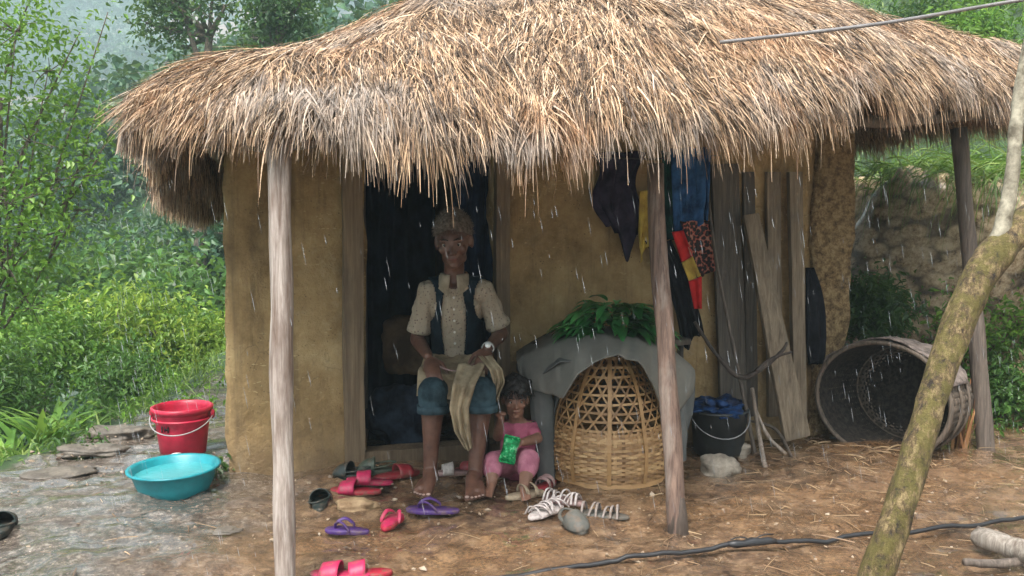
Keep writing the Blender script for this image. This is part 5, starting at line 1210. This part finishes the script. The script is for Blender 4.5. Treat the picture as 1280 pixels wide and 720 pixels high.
def foot(mb, ankle, toe_dir, s=1.0, side=1, zg=0.0):
    """ankle joint; toe_dir horizontal unit; toes on the ground height zg"""
    a = np.asarray(ankle, float); d = np.array([toe_dir[0], toe_dir[1], 0.]); d /= np.linalg.norm(d); sd_ = np.cross(d, [0, 0, 1])*side   # big toe on +sd_ side
    H = lambda f, l, z: np.array([a[0], a[1], 0])+d*f*s+sd_*l*s+[0, 0, zg+z*s]
    mb.limb([a, H(0, 0, .06), H(-.035, 0, .032)], [.0295*s, .034*s, .031*s], 14)
    mb.limb([H(-.03, -.004, .028), H(.05, -.010, .026), H(.12, -.012, .022)], [.028*s, .028*s, .024*s], 14)
    mb.limb([H(0, 0, .062), H(.05, .012, .054), H(.105, .016, .033), H(.14, .020, .022)], [.034*s, .031*s, .025*s, .019*s], 14)
    mb.limb([H(.06, -.016, .03), H(.125, -.030, .019)], [.025*s, .017*s], 12); mb.limb([H(.115, .022, .022), H(.12, -.03, .018)], [.019*s, .016*s], 10)
    nails = []
    for i, (l, f, r) in enumerate(((.029, .188, .0125), (.009, .186, .0088), (-.006, .178, .0082), (-.020, .167, .0078), (-.034, .153, .0076))):
        mb.limb([H(.125-.012*i*.3, l*.85, .019), H((f+.125)/2, l, .020), H(f-.008, l*1.04, .0125)], [r*1.05*s, r*s, r*.95*s], 10); nails.append((H(f-.006, l*1.04, .0125+r*.75), r*s))
    return nails, d

# ---------------------------------------------------------------- seated adult
HIPc = P(571, 470, 4.66); HIPc[2] = .455
hL = HIPc+[-.075, 0, 0]; hR = HIPc+[.075, 0, 0]
kL = P(541, 492, 4.20); kL[2] = .47; kR = P(602, 488, 4.20); kR[2] = .475
aL = P(538, 598, 4.22); aL[2] = .085+gz(aL[0], aL[1]); aR = P(594, 603, 4.19); aR[2] = .085+gz(aR[0], aR[1])
chest = P(569, 385, 4.64); belly = P(570, 430, 4.68); neck0 = P(568, 352, 4.61); hd = P(567, 301, 4.50); 
sL = P(534, 366, 4.60); sR = P(606, 365, 4.60); eL = P(521, 424, 4.62); eR = P(627, 417, 4.62); wL = P(536, 446, 4.36); wR = P(609, 436, 4.36)
man = thing('person', np.array([HIPc[0], HIPc[1], 0]), 'person sitting in the doorway in a cream shirt, dark waistcoat and rolled jeans, barefoot', 'person')
mb = MB()
mb.limb([hL, hR], [.095, .095]); mb.limb([HIPc, belly, chest, lerp(chest, neck0, .6)], [.105, .10, .118, .10])
mb.ball(chest+[0, 0, .03], (.155, .10, .13)); mb.limb([sL+[.02, 0, 0], neck0-[0, 0, .03], sR-[.02, 0, 0]], [.052, .058, .052]); mb.limb([neck0-[0, 0, .04], lerp(neck0, hd, .35), hd-[0, -.01, .05]], [.058, .050, .052])
for a, b, c_ in ((sL, eL, wL), (sR, eR, wR)):
    mb.limb([a, lerp(a, b, .45), b], [.050, .041, .034]); mb.limb([b, lerp(b, c_, .3), c_], [.035, .035, .0235])
for a, b, c_ in ((hL, kL, aL), (hR, kR, aR)):
    mb.limb([a, lerp(a, b, .5), b], [.085, .070, .050]); mb.limb([b, lerp(b, c_, .28)+[0, .018, 0], lerp(b, c_, .65)+[0, .008, 0], c_], [.049, .054, .040, .0335])
    mb.ball(b+[0, -.02, 0], .040)
HR = rotm(R(13), R(-3), R(-4)); T = head(mb, hd, HR, 1.12)
kn = P(542, 468, 4.235); kn2 = P(603, 453, 4.26)
tips = hand(mb, wL, kn, (.15, .45, -.85), 1.08, .55, 1); tips2 = hand(mb, wR, kn2, (-.1, .45, -.85), 1.08, .75, -1)
nl, dL = foot(mb, aL, (-.12, -1), 1.08, -1, gz(aL[0], aL[1]-.1)); nr, dR = foot(mb, aR, (.02, -1), 1.08, 1, gz(aR[0], aR[1]-.1))
body = part(man, 'body', mb, M_SKIN); remesh(body, .0045, 5)
face_parts(man, body, T, 1.12, HR)
for p, r in nl+nr:
    mb = MB(); mb.ball(p+[0, -.002, .001], (r*.75, r*.8, r*.35)); part(man, 'toenail', mb, M_NAIL, parent=body)
# hair: cropped grizzled brown cap of hair
def hairshell(T, s, prof, amp, seed, thick=1.0):
    mb = MB(); nu, nv = 60, 30; V = []
    for i in range(nu):
        a = 2*math.pi*i/nu
        for j in range(nv):
            v = j/(nv-1); zc = prof(a); th = v*zc; x, y, z = math.sin(th)*math.sin(a)*(.93 if s > .9 else 1), -math.sin(th)*math.cos(a), math.cos(th)
            q = 1+amp*float(fbm(x*4+seed, y*4, z*4, 3, seed)); V.append(T((x*.083*q*thick, .012+y*.097*q*thick, .034+z*.104*q*thick)))
    mb.grid(np.array(V), nu, nv, wrap=True); return mb
M_HAIR = mat_simple('grizzled_hair', (.24, .19, .15), (.07, .052, .04), 60, .9, 1., 160, bdist=.006)
mb = hairshell(T, 1, lambda a: 1.22+.78*(1-math.cos(a))*.5+.12*abs(math.sin(a)), .06, 3, .95); hh = part(man, 'hair', mb, M_HAIR); solid(hh, .010, -1); remesh(hh, .0045, 2)
hb = MB(); n = 6500; dv = RNG.normal(size=(n, 3)); dv /= np.linalg.norm(dv, axis=1, keepdims=True); k = (dv[:, 2] > .22-.9*np.clip(dv[:, 1], 0, 1)-.25*np.abs(dv[:, 0])); dv = dv[k]; n = len(dv)
bp = np.array([T((a*.078, .012+b*.095, .034+c*.100)) for a, b, c in dv]); ribbons(hb, bp, (dv+RNG.normal(0, .5, (n, 3))) @ HR.T, RNG.uniform(.010, .024, n), RNG.uniform(.0012, .0025, n), RNG.uniform(0, .6, n), None, 2, .3)
part(man, 'hair_strands', hb, M_HAIR, parent=hh, smooth=False)
# shirt
M_SHIRT = NT('printed_shirt'); o = M_SHIRT.coord(); vo = M_SHIRT.add('ShaderNodeTexVoronoi', Scale=60); M_SHIRT.l(o, vo.inputs['Vector'])
c = M_SHIRT.ramp(vo.outputs['Distance'], [(.14, (.14, .085, .07)), (.32, (.35, .285, .21))]); c = M_SHIRT.mix(c, (.30, .23, .16), M_SHIRT.ramp(M_SHIRT.noise(o, 7, 5), [(.45, 0.), (.65, .6)])); M_SHIRT.col(c); M_SHIRT.rough(.9)
b_ = M_SHIRT.bump(M_SHIRT.noise(M_SHIRT.mapping(o, (1, 1, .4)), 22, 4), 1., .03); M_SHIRT = M_SHIRT.m
M_SLEEVE = mat_cloth('cream_sleeve', (.36, .29, .21), (.22, .175, .12), 8)
def torso(mb, e):
    mb.limb([HIPc+[0, 0, .03], belly, chest, lerp(chest, neck0, .55)], [.105+e, .10+e, .118+e, .098+e]); mb.ball(chest+[0, 0, .03], np.array([.155, .10, .13])+e)
    mb.limb([sL+[.02, 0, 0], neck0-[0, 0, .045], sR-[.02, 0, 0]], [.054+e, .052+e, .054+e]); return mb
def neckcut(p, r, dz=0): q = p-(neck0+[0, -.045, .02+dz]); return (q[0]/r)**2+((q[1])/(r*1.5))**2+(q[2]/(r*1.3))**2 < 1
mb = torso(MB(), .013); sh = part(man, 'shirt', mb, M_SHIRT); remesh(sh, .006, 3)
cull(sh, lambda p: neckcut(p, .062, .02) or p[2] > neck0[2]+.012 or p[2] < .50)
for a, b, c_, nm in ((sL, eL, wL, 0), (sR, eR, wR, 1)):
    mb = MB(); q0 = lerp(a, b, -.20); nn = 26; m = 30; ax_ = (b-a)/np.linalg.norm(b-a); s1 = np.cross(ax_, [0, 1, 0]); s1 /= np.linalg.norm(s1); s2 = np.cross(s1, ax_); V = []
    for j in range(m):
        an = 2*math.pi*j/m
        for i in range(nn):
            u = i/(nn-1); r = (.045+.006*u)*(1+.10*float(fbm(math.cos(an)*2+nm*5, math.sin(an)*2, u*5, 3, 14)))
            r = max(r, .056*(1-u*1.5))*((.5, .78, .92, .98)[i] if i < 4 else 1)
            r += .004*(u > .84); V.append(lerp(q0, lerp(a, b, .82), u)+(s1*math.cos(an)+s2*math.sin(an))*r)
    mb.grid(np.array(V), m, nn, wrap=True); o_ = part(man, 'sleeve', mb, M_SHIRT); solid(o_, .005, -1); smooth_o(o_)
    mb = MB(); mb.tube([lerp(a, b, .74), lerp(a, b, .85)], [.052, .054], 28, False, .08, 3+nm); o_ = part(man, 'cuff', mb, M_SHIRT); solid(o_, .010, 0); smooth_o(o_)
# collar
for q in (-1, 1):
    mb = MB(); nu, nv = 14, 6; V = []
    for i in range(nu):
        a = math.pi*.5+q*(.25+i/(nu-1)*1.95)
        for j in range(nv):
            v = j/(nv-1); rr_ = .062+.034*v; drop = .042*v+.062*(1-i/(nu-1))**2*v+.014*(1-i/(nu-1)); V.append(neck0+[math.cos(a)*rr_, -math.sin(a)*rr_*1.12-.014, .052-drop])
    mb.grid(np.array(V), nu, nv); o_ = part(man, 'collar', mb, M_SLEEVE); solid(o_, .004); smooth_o(o_)
for k in range(5):
    mb = MB(); p = lerp(neck0+[0, 0, -.07], belly+[0, 0, -.0], k/4.4); mb.ball([p[0]+.004, p[1]-.127+.012*(k == 0)-.003*k, p[2]], (.006, .003, .006)); part(man, 'button', mb, plain('button', (.6, .55, .48), .4) if k == 0 else bpy.data.materials['button'])
# waistcoat
mb = torso(MB(), .028); vs = part(man, 'waistcoat', mb, mat_cloth('dark_waistcoat', (.011, .021, .03), (.004, .007, .012), 5)); remesh(vs, .006, 4)
def vcut(p):
    q = p-neck0; t_ = np.clip((neck0[2]-p[2])/.35, 0, 1); hw = .040+.020*math.sin(t_*3.1)+.012*t_
    if p[1] < chest[1]-.02 and abs(q[0]) < hw: return True
    if p[2] > neck0[2]-.012 and abs(q[0]) < .075: return True
    for s_ in (sL, sR):
        w_ = p-s_; 
        if ((p[0]-s_[0]*1.0)/.052)**2+((p[2]-s_[2]+.035)/.115)**2 < 1 or abs(p[0]-neck0[0]) > abs(s_[0]-neck0[0])+.012: return True
    return p[2] < .53
cull(vs, vcut); solid(vs, .007, -1); smooth_o(vs)
# rolled jeans
M_JEAN = mat_cloth('faded_jeans', (.045, .078, .095), (.016, .03, .038), 9)
mb = MB(); mb.limb([hL, hR], [.112, .112])
for a, b in ((hL, kL), (hR, kR)): mb.limb([a, lerp(a, b, .5), b+[0, -.01, 0], b+[0, -.012, -.065]], [.100, .086, .070, .066])
jn = part(man, 'trousers', mb, M_JEAN); remesh(jn, .006, 3)
zc = min(kL[2], kR[2])-.075; cull(jn, lambda p: p[2] < zc-.012*math.sin(p[0]*60) and p[1] < hL[1]-.2); smooth_o(jn)
for b in (kL, kR):
    mb = MB(); c0 = b+[0, -.012, -.078]; mb.tube([c0+[0, 0, .022], c0-[0, 0, .012]], [.070, .073], 30, False, .10, 5); o_ = part(man, 'rolled_hem', mb, M_JEAN); solid(o_, .010, 0); smooth_o(o_)
# cloth wrap across the lap with a hanging tail
M_WRAP = mat_cloth('cream_wrap', (.36, .29, .19), (.20, .155, .10), 9)
mb = MB(); nu, nv = 46, 30; V = []
for i in range(nu):
    u = i/(nu-1); xx = -.15+.30*u
    for j in range(nv):
        v = j/(nv-1); Y = HIPc[1]-.125-.345*v*(1-.25*math.sin(math.pi*u)*0); sag = .055*math.sin(math.pi*u)*v; xo = HIPc[0]+xx*(1+.05*v)
        zt = .592-.045*v-sag*.8-.075*max(0, v-.85)/.15*(1.25-u)
        dl_ = min(abs(xo-lerp(hL, kL, v)[0]), abs(xo-lerp(hR, kR, v)[0])); zt += .02*math.exp(-(dl_/.05)**2)*v
        zt += .012*float(fbm(u*5+v*2, v*3, 0, 3, 22)); V.append([xo, Y, zt])
mb.grid(np.array(V), nu, nv); wr = part(man, 'waist_wrap', mb, M_WRAP); solid(wr, .006); smooth_o(wr)
mb = MB(); nu, nv = 26, 40; V = []; ctl = [P(590, 455, 4.24), P(580, 482, 4.09), P(574, 510, 4.08), P(578, 540, 4.10), P(586, 562, 4.12)]; wds = [.062, .050, .042, .034, .014]
for i in range(nu):
    u = i/(nu-1)
    for j in range(nv):
        v = j/(nv-1)*4; k = min(int(v), 3); f_ = v-k; c0 = lerp(ctl[k], ctl[k+1], f_); w = wds[k]*(1-f_)+wds[k+1]*f_; V.append(c0+[(u-.5)*2*w, -.012*math.sin(u*15+v*.6)-.01*float(fbm(u*3, v, 0, 2, 5)), .006*math.sin(u*9)])
mb.grid(np.array(V), nu, nv); wr = part(man, 'wrap_tail', mb, M_WRAP); solid(wr, .005); smooth_o(wr)
mb = MB(); V = []; nu, nv = 16, 24; ctl = [P(606, 445, 4.28), P(620, 462, 4.2), P(624, 478, 4.2), P(618, 500, 4.22)]; wds = [.03, .03, .025, .012]
for i in range(nu):
    u = i/(nu-1)
    for j in range(nv):
        v = j/(nv-1)*3; k = min(int(v), 2); f_ = v-k; c0 = lerp(ctl[k], ctl[k+1], f_); w = wds[k]*(1-f_)+wds[k+1]*f_; V.append(c0+[(u-.5)*2*w, -.01*math.sin(u*12+v), 0])
mb.grid(np.array(V), nu, nv); wr = part(man, 'wrap_end', mb, M_WRAP); solid(wr, .005); smooth_o(wr)
mb = MB(); q, r_ = spline([P(541, 452, 4.32), P(556, 461, 4.26), P(575, 463, 4.25), P(596, 452, 4.3)], [.0035]*4, 6); mb.tube(q, r_, 6); part(man, 'waist_cord', mb, S_DUST)
# watch
mb = MB(); dw = (wR-eR)/np.linalg.norm(wR-eR); c0 = wR-dw*.015; mb.tube([c0-dw*.009, c0+dw*.009], [.0285, .0285], 24, False); o_ = part(man, 'watch', mb, plain('steel_band', (.5, .5, .48), .3)); solid(o_, .004)
mb = MB(); mb.tube([c0+[0, -.024, .014], c0+[0, -.031, .020]], .014, 18, True); part(man, 'watch_face', mb, plain('steel_face', (.75, .75, .72), .2), parent=o_)
# low stool under the adult
b = np.array([HIPc[0], HIPc[1], 0]); t = thing('low_stool', b, 'low wooden stool under the seated person, in the doorway', 'stool')
mb = MB(); mb.box(b+[0, .01, .342], (.36, .24, .03), None, .006); part(t, 'seat', mb, M_PLANK2)
for sx in (-1, 1):
    for sy in (-1, 1): mb = MB(); mb.tube([b+[sx*.15, .01+sy*.09, -.01], b+[sx*.14, .01+sy*.085, .33]], .017, 10); part(t, 'leg', mb, M_PLANK2)

# ---------------------------------------------------------------- small child on the ground
g0 = gz(.02, 4.35)
cb = P(646, 585, 4.44); cb[2] = g0+.075
ch = thing('person', np.array([cb[0], cb[1], g0]), 'small child in a pink outfit sitting on the ground beside the cane basket', 'person')
cc = P(648, 548, 4.45); cn = P(646, 527, 4.43); chd = P(644, 499, 4.40)
csL = cn+[-.062, 0, -.030]; csR = cn+[.062, 0, -.030]
ceL = P(622, 545, 4.38); cwL = P(626, 522, 4.28); ceR = P(672, 548, 4.36); cwR = P(652, 553, 4.24)
ckL = P(617, 578, 4.24); caL = P(614, 601, 4.15); ckR = P(661, 575, 4.22); caR = P(655, 603, 4.10)
for a in (caL, caR): a[2] = gz(a[0], a[1])+.035
mb = MB(); mb.limb([cb, cc, lerp(cc, cn, .6)], [.082, .076, .062]); mb.limb([csL, cn-[0, 0, .025], csR], [.033, .038, .033]); mb.limb([cn-[0, 0, .03], chd-[0, 0, .03]], [.036, .036])
for a, b, c_ in ((csL, ceL, cwL), (csR, ceR, cwR)): mb.limb([a, b], [.030, .025]); mb.limb([b, lerp(b, c_, .4), c_], [.025, .025, .018])
for s_, k_, a_ in ((-1, ckL, caL), (1, ckR, caR)): mb.limb([cb+[s_*.045, 0, -.01], lerp(cb, k_, .6), k_], [.055, .050, .038]); mb.limb([k_, lerp(k_, a_, .4), a_], [.037, .036, .024])
HC = rotm(R(4), 0, R(4)); TC = head(mb, chd, HC, .78)
hand(mb, cwL, cwL+[.004, -.022, .030], (.2, -.8, .1), .52, .9, -1); hand(mb, cwR, cwR+[-.030, -.012, -.002], (.0, .2, -1), .52, .9, 1)
foot(mb, caL, (-.15, -1), .55, -1, gz(caL[0], caL[1])+.002); foot(mb, caR, (.1, -1), .55, 1, gz(caR[0], caR[1])+.002)
cbd = part(ch, 'body', mb, M_SKIN2); remesh(cbd, .0035, 4); face_parts(ch, cbd, TC, .78, HC)
C_HAIR = mat_simple('black_hair', (.018, .013, .011), (.006, .005, .005), 50, .55, .8, 150)
mb = hairshell(TC, .78, lambda a: 1.28+.75*(1-math.cos(a))*.5+.10*math.sin(5*a), .10, 7, 1.05); hh = part(ch, 'hair', mb, C_HAIR); solid(hh, .012, -1); remesh(hh, .004, 2)
hb = MB(); n = 1500; a = RNG.uniform(0, 2*math.pi, n); th = RNG.uniform(.2, 1.5, n); bp = np.array([TC((math.sin(t_)*math.sin(q)*.088, .012-math.sin(t_)*math.cos(q)*.101, .034+math.cos(t_)*.099)) for q, t_ in zip(a, th)])
ribbons(hb, bp, np.stack([np.sin(a)*.8+RNG.normal(0, .3, n), -np.cos(a)*.8+RNG.normal(0, .3, n), RNG.uniform(-.6, .2, n)], 1), RNG.uniform(.02, .05, n), RNG.uniform(.002, .004, n), RNG.uniform(1, 2.5, n), None, 4, .3); part(ch, 'hair_strands', hb, C_HAIR, parent=hh, smooth=False)
for q in (-1, 1):
    mb = MB(); mb.limb([TC((q*.075, .02, .075)), TC((q*.088, .025, .105)), TC((q*.092, .02, .118))], [.015, .014, .004], 10); part(ch, 'hair_tuft', mb, C_HAIR)
M_PINK = mat_cloth('pink_cloth', (.48, .13, .20), (.32, .08, .13), 14)
mb = MB(); e = .010; mb.limb([cb, cc, lerp(cc, cn, .6)], [.080+e, .078+e, .062+e]); mb.limb([csL, cn-[0, 0, .032], csR], [.034+e, .036+e, .034+e])
for a, b in ((csL, ceL), (csR, ceR)): mb.limb([a, lerp(a, b, .55)], [.040, .036])
o_ = part(ch, 'top', mb, M_PINK); remesh(o_, .005, 3); cull(o_, lambda p: p[2] > cn[2]+.002)
mb = MB()
for s_, k_, a_ in ((-1, ckL, caL), (1, ckR, caR)): mb.limb([cb+[s_*.045, 0, -.01], lerp(cb, k_, .6), k_, lerp(k_, a_, .35)], [.068, .062, .053, .046])
o_ = part(ch, 'trousers', mb, mat_cloth('pale_pink_cloth', (.50, .20, .26), (.34, .12, .17), 14)); remesh(o_, .005, 3)
# green shiny packet held by the child
M_FOIL = NT('green_foil'); o = M_FOIL.coord(); M_FOIL.col(M_FOIL.ramp(M_FOIL.noise(o, 45, 3, .6), [(.40, (.0, .18, .05)), (.55, (.01, .40, .12)), (.66, (.35, .75, .45))])); M_FOIL.rough(.25); M_FOIL.b.inputs['Metallic'].default_value = .35; M_FOIL.bump(M_FOIL.noise(o, 60, 4), 1., .01); M_FOIL = M_FOIL.m
pk = P(637, 562, 4.19); t = thing('snack_packet', pk, 'shiny green packet held in the lap of the small child', 'packet')
mb = MB(); nu, nv = 20, 26; V = []
for sgn in (1, -1):
    V = []
    for i in range(nu):
        for j in range(nv):
            u = i/(nu-1)*2-1; v = j/(nv-1)*2-1; th_ = .020*max(0, (1-u**4))*max(0, 1-abs(v)**3)**.8*(1+.35*float(fbm(u*2, v*2, sgn, 2, 8))); V.append(pk+rotm(R(-12), R(14), 0) @ np.array([u*.037*(1-.06*math.cos(v*3)), -sgn*th_, v*.056]))
    mb.grid(np.array(V), nu, nv)
part(t, 'pouch', mb, M_FOIL)
for q in (-1, 1):
    mb = MB(); mb.box(pk+rotm(R(-12), R(14), 0) @ np.array([0, 0, q*.060]), (.072, .002, .010), rotm(R(-12), R(14), 0)); part(t, 'seal', mb, M_FOIL)

# ============================================================ rain: falling drops
M_RAIN = NT('rain_drop'); M_RAIN.col((.75, .8, .85)); M_RAIN.rough(.15); M_RAIN.b.inputs['Transmission Weight'].default_value = .7; M_RAIN.b.inputs['IOR'].default_value = 1.2; M_RAIN = M_RAIN.m
mb = MB(); n = 1350; t_ = RNG.random(n); p, out = on_eave(t_); k = p[:, 1] < 6.0; p = p[k]; out = out[k]; n = len(p)
for i in range(n):
    q = p[i]+out[i]*RNG.normal(.06, .08); z = RNG.uniform(.1, 1.4); L = RNG.uniform(.01, .075); dx = L*.18
    c0 = np.array([q[0], q[1], z]); r = RNG.uniform(.0003, .0009); mb.tube([c0, c0+[-dx*.3, 0, L*.35], c0+[-dx, 0, L]], [r*.6, r, r*.2], 5)
single('rain', mb, M_RAIN, 'scattered water drops falling from the straw eave', 'rain', kind='stuff')
